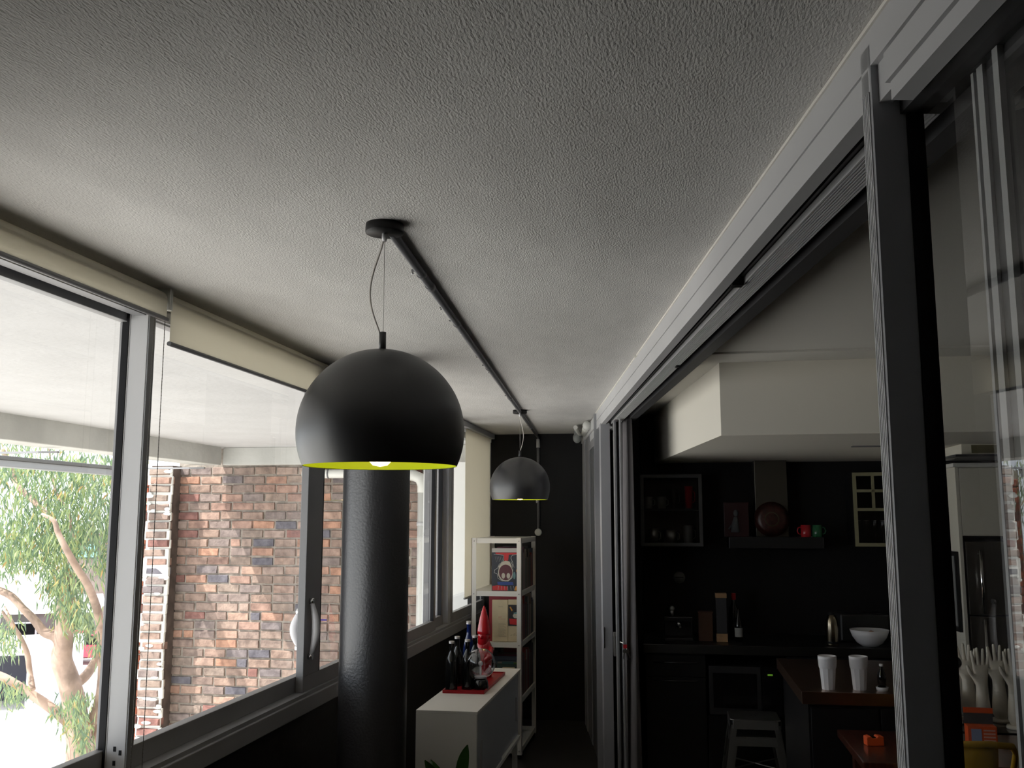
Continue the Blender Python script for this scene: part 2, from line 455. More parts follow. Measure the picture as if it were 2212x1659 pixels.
# white rendered return wall and pipes at the right end of the brick wall
b = MB(); b.box(-2.33, -1.72, 8.92, 9.20, -5.0, 2.204)
struct(b.build('wall_return', mat('white_render', (0.82, 0.83, 0.82), 0.85), bevel=0.004), 'bright white rendered wall beside the brick wall outside', 'wall')
t = thing('downpipe', 'white downpipe with elbow on the corner of the brick wall', 'pipe', (-2.385, 9.12, 0))
b = MB(); b.tube([(0, 0, -2), (0, 0, 1.93)], 0.052, 14); b.build('pipe', M_pvc, t)
b = MB(); b.tube([(0, 0, 1.92), (0, 0, 1.99), (-0.03, 0, 2.06), (-0.10, 0, 2.09), (-0.2, 0, 2.095)], 0.056, 14); b.build('elbow', M_pvc, t)
b = MB(); b.tube([(0, 0, 1.60), (0, 0, 1.64)], 0.058, 14); b.build('pipe_collar', mat('pvc_grey', (.5, .5, .5), .4), t)
t = thing('drain_pipe', 'white horizontal drain pipe running under the eave', 'pipe', (0, 9.12, 2.11))
b = MB(); b.tube([(-3.62, 0, 0), (-2.6, 0, 0)], 0.045, 14); b.build('pipe', M_pvc, t)
for xx in (-3.5, -3.36, -2.9):
    b = MB(); b.tube([(xx, 0, 0), (xx + .014, 0, 0)], 0.049, 14); b.box(xx, xx + .014, -.01, .08, -.01, .10); b.build('pipe_clip', M_grey, t)

# ------------------------------------------------------------------ windows of the left wall
XO, XI = -1.70, -1.615
FR = {}
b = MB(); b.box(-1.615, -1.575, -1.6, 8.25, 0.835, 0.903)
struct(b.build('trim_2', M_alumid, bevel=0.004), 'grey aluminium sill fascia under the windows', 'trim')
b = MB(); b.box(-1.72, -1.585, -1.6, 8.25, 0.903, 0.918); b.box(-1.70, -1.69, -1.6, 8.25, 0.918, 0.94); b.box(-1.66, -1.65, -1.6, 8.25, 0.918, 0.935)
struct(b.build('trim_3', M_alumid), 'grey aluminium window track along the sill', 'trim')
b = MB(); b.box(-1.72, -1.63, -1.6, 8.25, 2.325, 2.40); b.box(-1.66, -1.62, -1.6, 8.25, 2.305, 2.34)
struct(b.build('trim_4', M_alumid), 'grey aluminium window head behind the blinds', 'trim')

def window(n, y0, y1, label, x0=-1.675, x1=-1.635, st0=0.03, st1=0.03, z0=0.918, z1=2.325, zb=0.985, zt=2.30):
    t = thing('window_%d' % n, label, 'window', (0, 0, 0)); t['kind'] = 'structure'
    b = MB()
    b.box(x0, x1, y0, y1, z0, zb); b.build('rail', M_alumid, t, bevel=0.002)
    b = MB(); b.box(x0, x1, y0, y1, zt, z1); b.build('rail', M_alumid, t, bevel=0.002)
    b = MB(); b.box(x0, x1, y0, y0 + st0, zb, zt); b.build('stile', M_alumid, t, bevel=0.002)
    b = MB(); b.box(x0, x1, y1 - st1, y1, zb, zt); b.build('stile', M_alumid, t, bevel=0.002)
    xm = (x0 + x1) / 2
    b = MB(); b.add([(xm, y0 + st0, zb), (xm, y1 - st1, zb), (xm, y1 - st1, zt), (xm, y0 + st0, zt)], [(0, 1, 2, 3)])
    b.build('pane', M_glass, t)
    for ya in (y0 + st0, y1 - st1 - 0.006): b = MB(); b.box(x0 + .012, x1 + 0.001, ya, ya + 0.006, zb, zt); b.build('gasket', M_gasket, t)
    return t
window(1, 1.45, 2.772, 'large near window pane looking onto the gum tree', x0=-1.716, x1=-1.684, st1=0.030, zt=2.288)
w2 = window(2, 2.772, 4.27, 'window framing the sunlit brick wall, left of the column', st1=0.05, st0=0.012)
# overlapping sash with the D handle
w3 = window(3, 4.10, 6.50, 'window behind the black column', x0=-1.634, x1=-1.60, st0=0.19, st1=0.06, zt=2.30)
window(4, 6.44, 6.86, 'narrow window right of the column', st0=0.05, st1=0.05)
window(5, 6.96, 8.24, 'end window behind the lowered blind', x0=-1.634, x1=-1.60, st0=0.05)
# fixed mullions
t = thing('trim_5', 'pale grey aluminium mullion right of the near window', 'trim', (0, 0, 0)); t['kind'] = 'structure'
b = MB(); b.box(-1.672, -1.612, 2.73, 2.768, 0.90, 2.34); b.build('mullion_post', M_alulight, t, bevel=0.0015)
b = MB(); b.box(-1.612, -1.608, 2.732, 2.768, 0.90, 2.34); b.build('mullion_shaded_face', M_alumid, t)  # room side of the mullion, its shade put in as darker aluminium
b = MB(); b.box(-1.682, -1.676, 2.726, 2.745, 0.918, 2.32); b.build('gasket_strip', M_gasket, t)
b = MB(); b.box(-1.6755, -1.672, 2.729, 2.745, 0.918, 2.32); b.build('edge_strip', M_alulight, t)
b = MB()
for (x, z) in ((-1.650, .985), (-1.632, .975), (-1.650, .945)): b.box(x, x + .008, 2.7285, 2.7305, z, z + .014)
b.build('drain_slot', M_gasket, t)
b = MB(); b.box(-1.665, -1.60, 6.87, 6.95, 0.90, 2.34)
struct(b.build('trim_6', M_alu, bevel=0.002), 'grey mullion between the far windows', 'trim')
# D handle on sash
def d_handle(y, x, z0, z1, parent, sgn=1):
    b = MB()
    pts = []
    for i in range(13):
        u = i / 12; pts.append((x + sgn * (0.012 + 0.020 * math.sin(math.pi * u)), y, z0 + .01 + (z1 - z0 - .02) * u))
    rs = [0.009 + 0.009 * math.sin(math.pi * i / 12) for i in range(13)]
    b.tube(pts, rs, 10); h = b.build('handle', M_ceramic, parent); h['label'] = 'white D shaped sash handle'
    for zz in (z0, z1):
        b = MB(); b.tube([(x, y, zz), (x + sgn * .02, y, zz)], 0.013, 12); b.build('handle_foot', M_chrome, h)
    return h
d_handle(4.155, -1.600, 1.065, 1.305, w3)
h = d_handle(4.245, -1.676, 1.09, 1.25, w2, -1); h['label'] = 'white outer sash handle seen through the glass'
# purple and yellow string tied on the outer catch
t = thing('window_catch', 'small purple plastic catch with yellow tab outside the sash', 'catch', (-1.72, 4.47, 1.19))
b = MB(); b.ball((0, 0, 0.012), 0.013, 12, 8); b.ball((0, 0.003, -0.02), 0.014, 12, 8); b.tube([(0, 0, .02), (0, 0, -.03)], .004, 8); b.box(0, .086, -.003, .003, -.004, .004); b.build('catch_knob', mat('purple', (0.06, 0.02, 0.30), .35), t)
b = MB(); b.box(-.003, .003, -.004, .004, -.075, -.032); b.build('tab', mat('tab_yellow', (0.75, 0.5, 0.2), .5), t)

# ------------------------------------------------------------------ round column
t = thing('round_column', 'round black textured column standing by the windows', 'column', (-1.315, 4.20, 0)); t['kind'] = 'structure'
b = MB(); b.lathe([(0.150, 0), (0.150, 2.40)], seg=64); b.build('shaft', M_column, t)
b = MB(); b.lathe([(0.160, 2.37), (0.160, 2.40)], seg=64); b.lathe([(0.150, 2.37), (0.160, 2.37)], seg=64); b.build('collar', M_black, t)

# ------------------------------------------------------------------ roller blinds
def blind(y0, y1, zb, x, label, chain=None, rz=2.365):
    t = thing('roller_blind', label, 'blind', (x, y0, 2.40), 0)
    L = y1 - y0
    b = MB(); b.tube([(-0.028, 0, rz - 2.4), (-0.028, L, rz - 2.4)], 0.026, 20); b.build('roller', M_blind, t)
    b = MB(); z0 = zb - 2.4; zt = rz - 2.4
    b.add([(-0.002, 0, zt), (-0.002, L, zt), (-0.002, L, z0), (-0.002, 0, z0), (-0.0032, 0, zt), (-0.0032, L, zt), (-0.0032, L, z0), (-0.0032, 0, z0)],
          [(0, 3, 2, 1), (4, 5, 6, 7), (3, 7, 6, 2), (0, 4, 7, 3), (1, 2, 6, 5)])
    b.build('fabric', M_blind, t)
    b = MB(); b.tube([(-0.0026, -0.004, z0 - .004), (-0.0026, L + .004, z0 - .004)], 0.0075, 14); b.build('bottom_bar', M_alumid, t)
    for yy in (-0.012, L + 0.004): b = MB(); b.box(-0.055, 0.004, yy, yy + 0.008, -0.07, 0.0); b.build('bracket', M_pvc, t)
    if chain is not None:
        for (dy, zend) in chain:
            b = MB(); p = []
            zz = zt
            b.tube([(-0.02, dy, zt), (-0.02, dy, zend - 2.4)], 0.0011, 6)
            n = int((zt - (zend - 2.4)) / 0.011)
            for i in range(n):
                c = (-0.02, dy, zt - i * 0.011)
                r = 0.0024
                b.add([(c[0] + r, c[1], c[2]), (c[0] - r, c[1], c[2]), (c[0], c[1] + r, c[2]), (c[0], c[1] - r, c[2]), (c[0], c[1], c[2] + r), (c[0], c[1], c[2] - r)],
                      [(0, 2, 4), (2, 1, 4), (1, 3, 4), (3, 0, 4), (2, 0, 5), (1, 2, 5), (3, 1, 5), (0, 3, 5)], True)
            b.build('chain', mat('chain_dark', (0.12, 0.11, 0.10), 0.4), t)
    return t
blind(1.30, 2.768, 2.302, -1.570, 'nearest cream roller blind, rolled up to the window head')
blind(2.795, 4.30, 2.228, -1.570, 'cream roller blind hanging lower above the brick view', chain=[(-0.068, 0.84), (-0.004, 0.80)])
blind(7.20, 8.24, 1.075, -1.548, 'fully lowered cream roller blind behind the bookcase', rz=2.372)
t = thing('blind_valance', 'grey aluminium strip above the fully lowered blind', 'blind', (-1.52, 6.2, 2.37))
b = MB(); b.box(-.03, .01, 0, 2.03, -0.012, 0.029); b.build('strip', M_alu, t, bevel=.004)

# ------------------------------------------------------------------ sliding door wall (local x = into kitchen, y = along)
def dthing(name, label, cat='door', kind=True):
    o = bpy.data.objects.new(name, None); COL.objects.link(o); o.matrix_world = DOORM; o.empty_display_size = .1
    o['label'] = label; o['category'] = cat
    if kind: o['kind'] = 'structure'
    return o
t = dthing('trim_7', 'long grey aluminium door head along the ceiling', 'trim')
def extr(prof, s0, s1): return MB().prism_axis([(p[0], p[1]) for p in prof], s0, s1, 'y')
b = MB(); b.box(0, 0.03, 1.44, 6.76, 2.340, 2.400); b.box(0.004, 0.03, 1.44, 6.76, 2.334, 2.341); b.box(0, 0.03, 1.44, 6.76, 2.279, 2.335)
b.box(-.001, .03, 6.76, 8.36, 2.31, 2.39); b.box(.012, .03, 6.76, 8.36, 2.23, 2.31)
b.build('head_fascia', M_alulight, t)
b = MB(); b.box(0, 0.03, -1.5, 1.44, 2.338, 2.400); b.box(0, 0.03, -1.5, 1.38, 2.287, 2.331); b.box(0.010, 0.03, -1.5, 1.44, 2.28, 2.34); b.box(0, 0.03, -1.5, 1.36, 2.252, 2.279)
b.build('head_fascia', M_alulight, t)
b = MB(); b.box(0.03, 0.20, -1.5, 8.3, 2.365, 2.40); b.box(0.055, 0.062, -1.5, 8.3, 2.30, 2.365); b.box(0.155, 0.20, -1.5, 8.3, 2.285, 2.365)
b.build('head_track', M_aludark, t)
# ribbed soffit strip
b = MB()
n = 9; w = 0.058 / n
b.box(0.066, 0.124, -1.5, 8.3, 2.288, 2.30)
for i in range(n): b.box(0.066 + i * w, 0.066 + i * w + w * 0.55, -1.5, 8.3, 2.283, 2.289)
b.build('ribbed_strip', M_alulight, t)
b = MB(); b.box(0.034, 0.064, 2.535, 2.565, 2.277, 2.30); b.box(0.034, 0.05, 2.50, 2.53, 2.29, 2.33); b.build('door_stop', M_black, t)
b = MB(); b.box(0.105, 0.12, 3.9, 3.93, 2.276, 2.285); b.build('door_stop', M_black, t)

# near panel (glass) with dark stile, seen at the right edge
t = dthing('door_1', 'near sliding glass door with dark stile reflecting the brick wall')
b = MB(); b.box(0.0, 0.048, 1.430, 1.436, 0.0, 2.365); b.box(-0.0, 0.030, 1.430, 1.436, 2.365, 2.372); b.build('stile', M_alu, t)
b = MB(); b.box(0.0, 0.006, 1.436, 1.468, 0.0, 2.372)
for i in range(5): b.box(-0.002, 0.0, 1.438 + i * .006, 1.441 + i * .006, 0.0, 2.30)
b.build('stile_lit_face', M_alulight, t)  # window light on this side is put in as paler aluminium
b = MB(); b.box(0.006, 0.048, 1.436, 1.468, 0.0, 2.36); b.build('stile_core', M_aludark, t)
b = MB(); b.box(0.048, 0.072, 1.424, 1.432, 0.0, 2.30); b.build('gasket', M_gasket, t)
b = MB(); b.add([(0.060, -1.5, 0.02), (0.060, 1.43, 0.02), (0.060, 1.43, 2.30), (0.060, -1.5, 2.30)], [(0, 1, 2, 3)]); b.build('pane', M_doorglass, t)
b = MB(); b.box(0.040, 0.10, -1.5, 1.43, 2.262, 2.30); b.build('top_rail', M_aludark, t)
b = MB(); b.box(0.040, 0.10, -1.5, 1.43, 0.0, 0.05); b.build('bottom_rail', M_aludark, t)
t = dthing('door_2', 'second glass door panel just behind the near door')
b = MB(); b.box(0.085, 0.090, 1.297, 1.304, 0, 2.27); b.build('stile_edge', M_alulight, t)
b = MB(); b.box(0.085, 0.090, 1.272, 1.288, 0, 2.27); b.build('stile_edge', M_alulight, t)
b = MB(); b.box(0.090, 0.115, 1.255, 1.306, 0, 2.27); b.build('stile', M_aludark, t)
b = MB(); b.box(0.080, 0.088, 1.222, 1.236, 0, 2.27); b.build('interlock', M_alulight, t)
b = MB(); b.box(0.090, 0.11, -1.5, 1.255, 0.0, .05); b.build('rail', M_aludark, t)
b = MB(); b.box(0.088, 0.11, -1.5, 1.255, 2.24, 2.262); b.build('rail', M_aludark, t)
b = MB(); b.add([(0.100, -1.5, 0.05), (0.100, 1.255, 0.05), (0.100, 1.255, 2.24), (0.100, -1.5, 2.24)], [(0, 1, 2, 3)]); b.build('pane', M_doorglass, t)

# far posts
t = dthing('door_3', 'far grey sliding door with lock and keys beside the curtain')
b = MB(); b.box(-0.004, 0.050, 6.30, 6.335, 0, 2.285); b.box(-0.004, 0.002, 6.335, 6.42, 0, 2.285); b.box(0.05, .056, 6.30, 6.33, 0, 2.285); b.build('stile', M_alu, t)
b = MB(); b.box(0.002, 0.05, 6.34, 6.40, 0, 2.28); b.build('stile_core', M_aludark, t)
b = MB(); b.box(0.060, 0.072, 6.05, 6.12, 0, 2.28); b.box(0.060, 0.098, 6.12, 6.125, 0, 2.28); b.box(0.09, 0.098, 5.98, 6.12, 0, 2.28); b.build('rear_stile', M_alumid, t)
pl = MB(); pl.box(0.048, 0.060, 6.14, 6.17, 0.83, 0.97); pl.box(0.046, 0.062, 6.135, 6.16, 0.95, 0.975); pl = pl.build('lock_plate', M_steel, t, bevel=0.002)
b = MB(); b.box(0.0, 0.006, 6.292, 6.30, 0.86, 0.99); b.build('lock_strip', M_chrome, pl)
b = MB(); b.tube([(0.075, 6.02, 0.93), (0.10, 6.0, 0.925), (0.10, 6.0, 0.87)], 0.006, 8); b.build('lever', M_chrome, pl)
t = dthing('door_4', 'grey framed fixed panel at the far end of the doors')
b = MB(); b.box(-0.012, 0.03, 6.68, 6.76, 0, 2.39); b.box(-0.018, -0.010, 6.68, 6.70, 0, 2.39); b.build('post', M_alu, t)
b = MB(); b.box(0, 0.02, 7.95, 8.25, 0, 2.31); b.build('stile', M_alu, t)
b = MB(); b.box(0.006, 0.02, 7.50, 7.93, 0, 2.31); b.box(.004, .02, 6.76, 7.50, 2.19, 2.25); b.build('frame_inner', M_alumid, t)
b = MB(); b.box(0.012, 0.02, 6.76, 7.5, 0, 2.19); b.build('panel', mat('panel_grey', (0.12, 0.125, 0.13), .35), t)
t = thing('key_ring', 'bunch of keys with red tag hanging from the far door lock', 'keys', W(0.10, 5.98, 0.90), TH)
b = MB(); b.lathe([(0.010, -.001), (0.012, -.001), (0.012, .001), (0.010, .001)], seg=16, M=Matrix.Translation((0, 0, 0)) @ Matrix.Rotation(math.pi / 2, 4, 'X'), close=True); b.build('ring', M_chrome, t)
for (dx, a, l) in ((-.004, .15, .055), (.006, -.1, .06), (.012, -.35, .05)):
    Mk = Matrix.Translation((dx, 0, -.008)) @ Matrix.Rotation(a, 4, 'Y')
    b = MB(); b.box(-.009, .009, -.001, .001, -.02, 0, Mk); b.box(-.0035, .0035, -.001, .001, -l, -.02, Mk); b.build('key', M_steel, t)
b = MB(); b.box(-.012, .010, -.006, -.002, .0, .022); b.build('key_tag', mat('tag_red', (.5, .02, .03), .4), t)

# grey curtain inside the far door, and a dark one behind the near glass
def curtain(name, label, pts, z0, z1, amp, nf, mcol, flare=0.0):
    t = thing(name, label, 'curtain', (0, 0, 0)); 
    vs = []; fs = []
    n = nf * 10
    a = Vector(pts[0]); c = Vector(pts[1]); d = (c - a); nrm = Vector((-d.y, d.x)).normalized()
    rows = 14
    for j in range(rows + 1):
        v = j / rows; z = z1 + (z0 - z1) * v
        for i in range(n + 1):
            u = i / n
            w_ = amp * (0.7 + .5 * v) * math.sin(u * nf * 2 * math.pi + 0.5 * math.sin(v * 3)) + amp * .3 * math.sin(u * nf * 4.7 + v * 4)
            p = a + d * (u * (1 + flare * v)) + nrm * w_
            vs.append((p.x, p.y, z))
    for j in range(rows):
        for i in range(n):
            q = j * (n + 1) + i
            fs.append((q, q + 1, q + n + 2, q + n + 1))
    b = MB(); b.add(vs, fs, True); o = b.build('fabric', mcol, t)
    s = o.modifiers.new('thick', 'SOLIDIFY'); s.thickness = 0.003
    b = MB(); b.tube([(a.x, a.y, z1 + .008), (c.x, c.y, z1 + .008)], 0.008, 8); b.build('curtain_track', M_aludark, t)
    return t
p0 = W(0.16, 6.75, 0); p1 = W(0.16, 6.02, 0)
curtain('curtain', 'grey curtain gathered beside the far door lock', [(p0.x, p0.y), (p1.x, p1.y)], 0.03, 2.34, 0.026, 7, mat('curtain_grey', (0.19, 0.18, 0.185), .9, spec=.1), 0.10)
p0 = W(0.24, 1.52, 0); p1 = W(0.24, -1.2, 0)
curtain('curtain', 'black curtain hanging behind the near glass door', [(p0.x, p0.y), (p1.x, p1.y)], 0.03, 2.30, 0.03, 16, mat('curtain_black', (0.02, 0.02, 0.021), .9, spec=.1))

# ------------------------------------------------------------------ pendants
def pendant(loc, label, bulge):
    t = thing('pendant_lamp', label, 'lamp', loc, 0, 'black dome pendant lamps')
    R = 0.203; zc = 1.878 - 2.4; rim = 1.795 - 2.4
    a0 = math.asin((rim - zc) / R)
    prof = [(R * math.cos(a0 + (math.pi / 2 - a0) * i / 40), zc + R * math.sin(a0 + (math.pi / 2 - a0) * i / 40)) for i in range(40)] + [(0.0005, zc + R)]
    b = MB(); b.lathe(prof, seg=72); b.build('shade', M_shade, t)
    Ri = R - 0.0022
    prof2 = [(Ri * math.cos(a0 + (math.pi / 2 - a0) * i / 40), zc + Ri * math.sin(a0 + (math.pi / 2 - a0) * i / 40) + (0.0002 if i == 0 else 0)) for i in range(40)] + [(0.0005, zc + Ri)]
    b = MB(); b.lathe(prof2, seg=72); b.lathe([(prof2[0][0], prof2[0][1]), (prof[0][0], prof[0][1])], seg=72); o = b.build('shade_lining', M_lime, t); o['label'] = 'lime green inner face of the shade'
    b = MB(); b.lathe([(0.0001, zc + R - .012), (0.009, zc + R - .012), (0.0085, 2.125 - 2.4), (0.0001, 2.125 - 2.4)], seg=20); b.build('stem', M_shade, t)
    b = MB(); b.tube([(0.03, -.003, 0.0), (0.03, -.003, -.006)], .0001, 4)
    b = MB(); b.lathe([(0.0001, 0), (0.047, 0), (0.048, -0.010), (0.048, -.020), (0.0465, -.0235), (0.0001, -.0235)], seg=48); b.build('canopy', M_black, t, bevel=0)
    b = MB(); b.lathe([(0.0001, -.0235), (0.0065, -.0235), (0.0068, -.036), (0.0045, -.044), (0.0001, -.044)], seg=16); b.build('cord_grip', M_ceramic, t)
    b = MB(); b.tube([(0.001, 0, -.040), (0.001, 0, 2.124 - 2.4)], 0.0007, 6); b.build('suspension_wire', M_steel, t)
    pts = []
    for i in range(21):
        u = i / 20; z = -.040 + (2.120 - 2.4 + .040) * u
        pts.append((-.002 + bulge * (math.sin(math.pi * (u ** 1.15)) ** 1.1) + (0.0045 * (1 if bulge > 0 else -1)) * u, 0.0, z))
    b = MB(); b.tube(pts, 0.0023, 8); b.build('cord', mat('clear_cord', (0.62, 0.58, 0.54), 0.25), t)
    b = MB(); b.lathe([(0.0001, zc + R - .015), (0.02, zc + R - .015), (0.02, zc + .06), (0.0001, zc + .06)], seg=20); b.build('lamp_holder', M_ceramic, t)
    b = MB(); b.lathe([(0.013, zc + .06), (0.016, zc + .03), (0.033, zc - .020), (0.0355, zc - .042), (0.031, zc - .066), (0.018, zc - .080), (0.0002, zc - .084)], seg=24)
    o = b.build('bulb', emis('bulb_glow', (1.0, 0.62, 0.26), 16.0), t); o['label'] = 'warm glowing bulb'
    return t
pendant((-0.692, 2.235, 2.40), 'nearer and larger-looking black dome pendant lamp with lime lining', -0.030)
pendant((-1.000, 6.39, 2.40), 'farther black dome pendant lamp above the bookcase end', 0.024)

# surface conduit along the ceiling with saddles
t = thing('ceiling_conduit', 'grey electrical conduit running along the ceiling between the lamps', 'conduit', (0, 0, 2.40))
A = Vector((-0.681, 2.26, 0)); B = Vector((-1.136, 8.19, 0)); 
b = MB(); b.tube([A + Vector((0, 0, -.013)), B + Vector((0, 0, -.013))], 0.0125, 16); b.build('pipe', M_grey, t)
dirc = (B - A).normalized(); side = Vector((-dirc.y, dirc.x, 0)); ang = math.atan2(dirc.y, dirc.x)
for dist in (0.42, 1.15, 2.2, 3.35, 5.2):
    p = A + dirc * dist
    Mk = Matrix.Translation(p) @ Matrix.Rotation(ang, 4, 'Z')
    b = MB(); b.M = Mk
    b.tube([(-.008, 0, -.0135), (.008, 0, -.0135)], 0.0145, 16); b.box(-.008, .008, 0.0, .03, -.003, 0); b.build('saddle_clip', M_grey, t)
b = MB(); b.tube([A + dirc * 0.55 + Vector((0, 0, -.013)), A + dirc * 0.59 + Vector((0, 0, -.013))], .015, 14)
b.build('coupling', M_grey, t)
b = MB(); b.tube([(-1.128, 8.236, -.013), (-1.128, 8.236, -.33)], 0.0125, 12); b.tube([(-1.128, 8.236, -.40), (-1.128, 8.236, -.83)], 0.0115, 12); b.tube([(-1.136, 8.18, -.013), (-1.13, 8.236, -.02)], .013, 12); b.build('vertical_pipe', M_grey, t)
b = MB(); b.tube([(-1.128, 8.236, -.045), (-1.128, 8.236, -.12)], .0165, 12); b.build('coupling', M_alulight, t)
b = MB(); b.tube([(-1.128, 8.236, -.585), (-1.148, 8.236, -.585)], .013, 10); b.build('coupling', M_alulight, t)
for i, (x, y) in enumerate([(-0.746, 2.685), (-0.779, 3.177), (-0.805, 3.639), (-0.855, 4.181), (-0.886, 4.634), (-0.919, 5.117), (-0.965, 5.661)]):
    s = thing('screw', ['screw in the ceiling closest to the near lamp canopy, left of the conduit', 'second screw in the ceiling counted from the near lamp canopy', 'third screw in the ceiling counted from the near lamp canopy', 'middle screw of the row beside the ceiling conduit, fourth from either end', 'third screw in the ceiling counted from the far lamp canopy', 'second screw in the ceiling counted from the far lamp canopy', 'screw in the ceiling closest to the far lamp canopy, left of the conduit'][i], 'screw', (x, y, 2.40), 0, 'screws left in the ceiling beside the conduit')
    b = MB(); b.tube([(0, 0, .001), (0.002, .002, -.008)], .0025, 8); b.build('shank', M_steel, s)
    b = MB(); b.tube([(0.002, 0.002, -.006), (0.0022, .0022, -.010)], .005, 10); b.build('head', M_chrome, s)
t = thing('wall_sensor', 'round off-white disc at the end of the conduit on the black wall', 'sensor', (-1.128, 8.25, 1.553))
Mk = Matrix.Rotation(math.pi / 2, 4, 'X')
b = MB(); b.lathe([(0.0001, .036), (0.026, .036), (0.031, .028), (0.032, 0.0), (0.0001, 0)], seg=32, M=Mk); b.build('disc', M_pvc, t)
t = thing('white_pipes', 'white plastic pipe elbows at the ceiling beside the far door', 'pipe', (-0.74, 8.0, 2.40))
b = MB(); b.tube([(-.0, 0, -.03), (0.0, -.10, -.028), (.02, -.6, -.028)], .017, 12); b.build('thin_pipe', M_pvc, t)
b = MB(); b.tube([(0.06, -.25, -.045), (0.10, -.62, -.045), (.125, -.82, -.045)], .027, 12); b.build('thick_pipe', M_pvc, t)
b = MB(); b.ball((0.135, -.86, -.04), .036, 14, 10); b.build('elbow', M_pvc, t)
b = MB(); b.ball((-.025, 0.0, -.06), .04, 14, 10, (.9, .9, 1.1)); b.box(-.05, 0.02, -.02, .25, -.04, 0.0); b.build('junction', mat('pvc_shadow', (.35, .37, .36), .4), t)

# ------------------------------------------------------------------ sideboard in the sunroom
def panel_shape(x0, x1, y0, y1, z0, z1): return MB().box(x0, x1, y0, y1, z0, z1)
t = thing('sideboard', 'low white sideboard below the windows', 'cabinet', (-1.285, 4.83, 0))
Wd, Ln = 0.315, 1.40
b = MB(); b.box(0, Wd, 0, Ln, .705, .72); b.build('top_panel', M_whitemetal, t, bevel=.002)
b = MB(); b.box(0, Wd - .004, 0, .018, .30, .705); b.build('side_panel', M_whitemetal, t, bevel=.001)
b = MB(); b.box(0, Wd - .004, Ln - .018, Ln, .30, .705); b.build('side_panel', M_whitemetal, t, bevel=.001)
b = MB(); b.box(0, Wd, .018, Ln - .018, .30, .318); b.build('bottom_panel', M_whitemetal, t)
b = MB(); b.box(0, .01, .018, Ln - .018, .318, .705); b.build('back_panel', M_whitemetal, t)
dm = mat('door_white_blue', (.42, .44, .47), .3)
b = MB(); b.box(Wd - .014, Wd - .004, .03, .72, .322, .70); d1 = b.build('door', dm, t, bevel=.002)
b = MB(); b.box(Wd - .0045, Wd + .004, .10, .115, .42, .56); b.build('handle', M_alu, d1)
b = MB(); b.box(Wd - .026, Wd - .016, .70, Ln - .02, .322, .70); d1 = b.build('door', dm, t, bevel=.002)
b = MB(); b.box(Wd - .0165, Wd - .009, 1.28, 1.295, .42, .56); b.build('handle', M_alu, d1)
for (x, y) in ((.02, .02), (Wd - .05, .02), (.02, Ln - .05), (Wd - .05, Ln - .05)):
    b = MB(); b.box(x, x + .03, y, y + .03, 0, .30); b.build('leg', M_whitemetal, t)
t = thing('tray', 'red glossy tray on the sideboard', 'tray', (-1.262, 5.30, .72))
b = MB(); b.box(0, .235, 0, .67, 0, .012); b.build('tray_base', M_darkred, t, bevel=.002)
b = MB()
for q in ((0, .235, 0, .006), (0, .235, .664, .67), (0, .006, .006, .664), (.229, .235, .006, .664)): b.box(q[0], q[1], q[2], q[3], .012, .018)
b.build('rim', M_darkred, t)
# bottles
def bottle(x, y, h, label, glassm, capm, r=.033):
    t = thing('bottle', label, 'bottle', (x, y, .732), 0, 'dark bottles on the red tray')
    b = MB(); b.lathe([(.0001, 0), (r, 0), (r, .004), (r, h * .55), (r * .8, h * .66), (.014, h * .78), (.0125, h * .94), (.0145, h * .945), (.0145, h * .965), (.0001, h * .965)], seg=24); b.build('glass_body', glassm, t)
    b = MB(); b.lathe([(.0155, h * .95), (.0155, h), (.0001, h)], seg=18); b.build('cap', capm, t)
    return t
M_bb = mat('bottle_black_glass', (.006, .007, .008), .08, spec=.7); M_bblue = mat('bottle_blue', (.008, .02, .12), .12, spec=.6)
M_cap = mat('cap_silver', (.45, .43, .42), .35, metal=.6)
bottle(-1.222, 5.345, .262, 'black bottle nearest the windows at the front of the tray', M_bb, M_cap)
bottle(-1.220, 5.48, .272, 'black bottle behind the front left bottle', M_bb, M_cap)
bottle(-1.178, 5.60, .345, 'tallest bottle, with a blue neck', M_bblue, M_cap, .034)
bottle(-1.140, 5.385, .268, 'black bottle at the front right of the bottle group', M_bb, M_cap)
bottle(-1.125, 5.52, .275, 'black bottle just left of the glass globe', M_bb, M_cap)
# garden gnome
t = thing('garden_gnome', 'glossy red garden gnome with tall pointed hat', 'figurine', (-1.128, 5.80, .732), -0.2); t.scale = (.76, .76, 1.0)
b = MB(); b.lathe([(.0001, 0), (.062, 0), (.066, .02), (.060, .05), (.066, .09), (.070, .13), (.063, .18), (.048, .205), (.036, .213)], seg=28)
b.tube([(.062, -.01, .17), (.072, -.045, .12), (.035, -.075, .10)], [.022, .02, .015], 10); b.tube([(-.062, -.01, .17), (-.072, -.045, .12), (-.035, -.075, .10)], [.022, .02, .015], 10)
b.ball((.032, -.045, .012), .03, 12, 8, (1, 1.5, .7)); b.ball((-.032, -.045, .012), .03, 12, 8, (1, 1.5, .7)); b.build('body', M_red, t)
b = MB(); b.ball((0, -.005, .235), .046, 20, 12); b.ball((0, -.052, .235), .013, 10, 8); b.ball((.045, 0, .235), .012, 8, 6); b.ball((-.045, 0, .235), .012, 8, 6)
b.lathe([(.040, .225), (.040, .20), (.026, .165), (.0001, .14)], cy=-.022, seg=16); b.build('head_with_beard', M_red, t)
b = MB(); b.lathe([(.050, .25), (.054, .256), (.052, .27), (.046, .30), (.034, .345), (.019, .385), (.008, .41), (.0001, .418)], seg=24); b.build('hat', M_red, t)
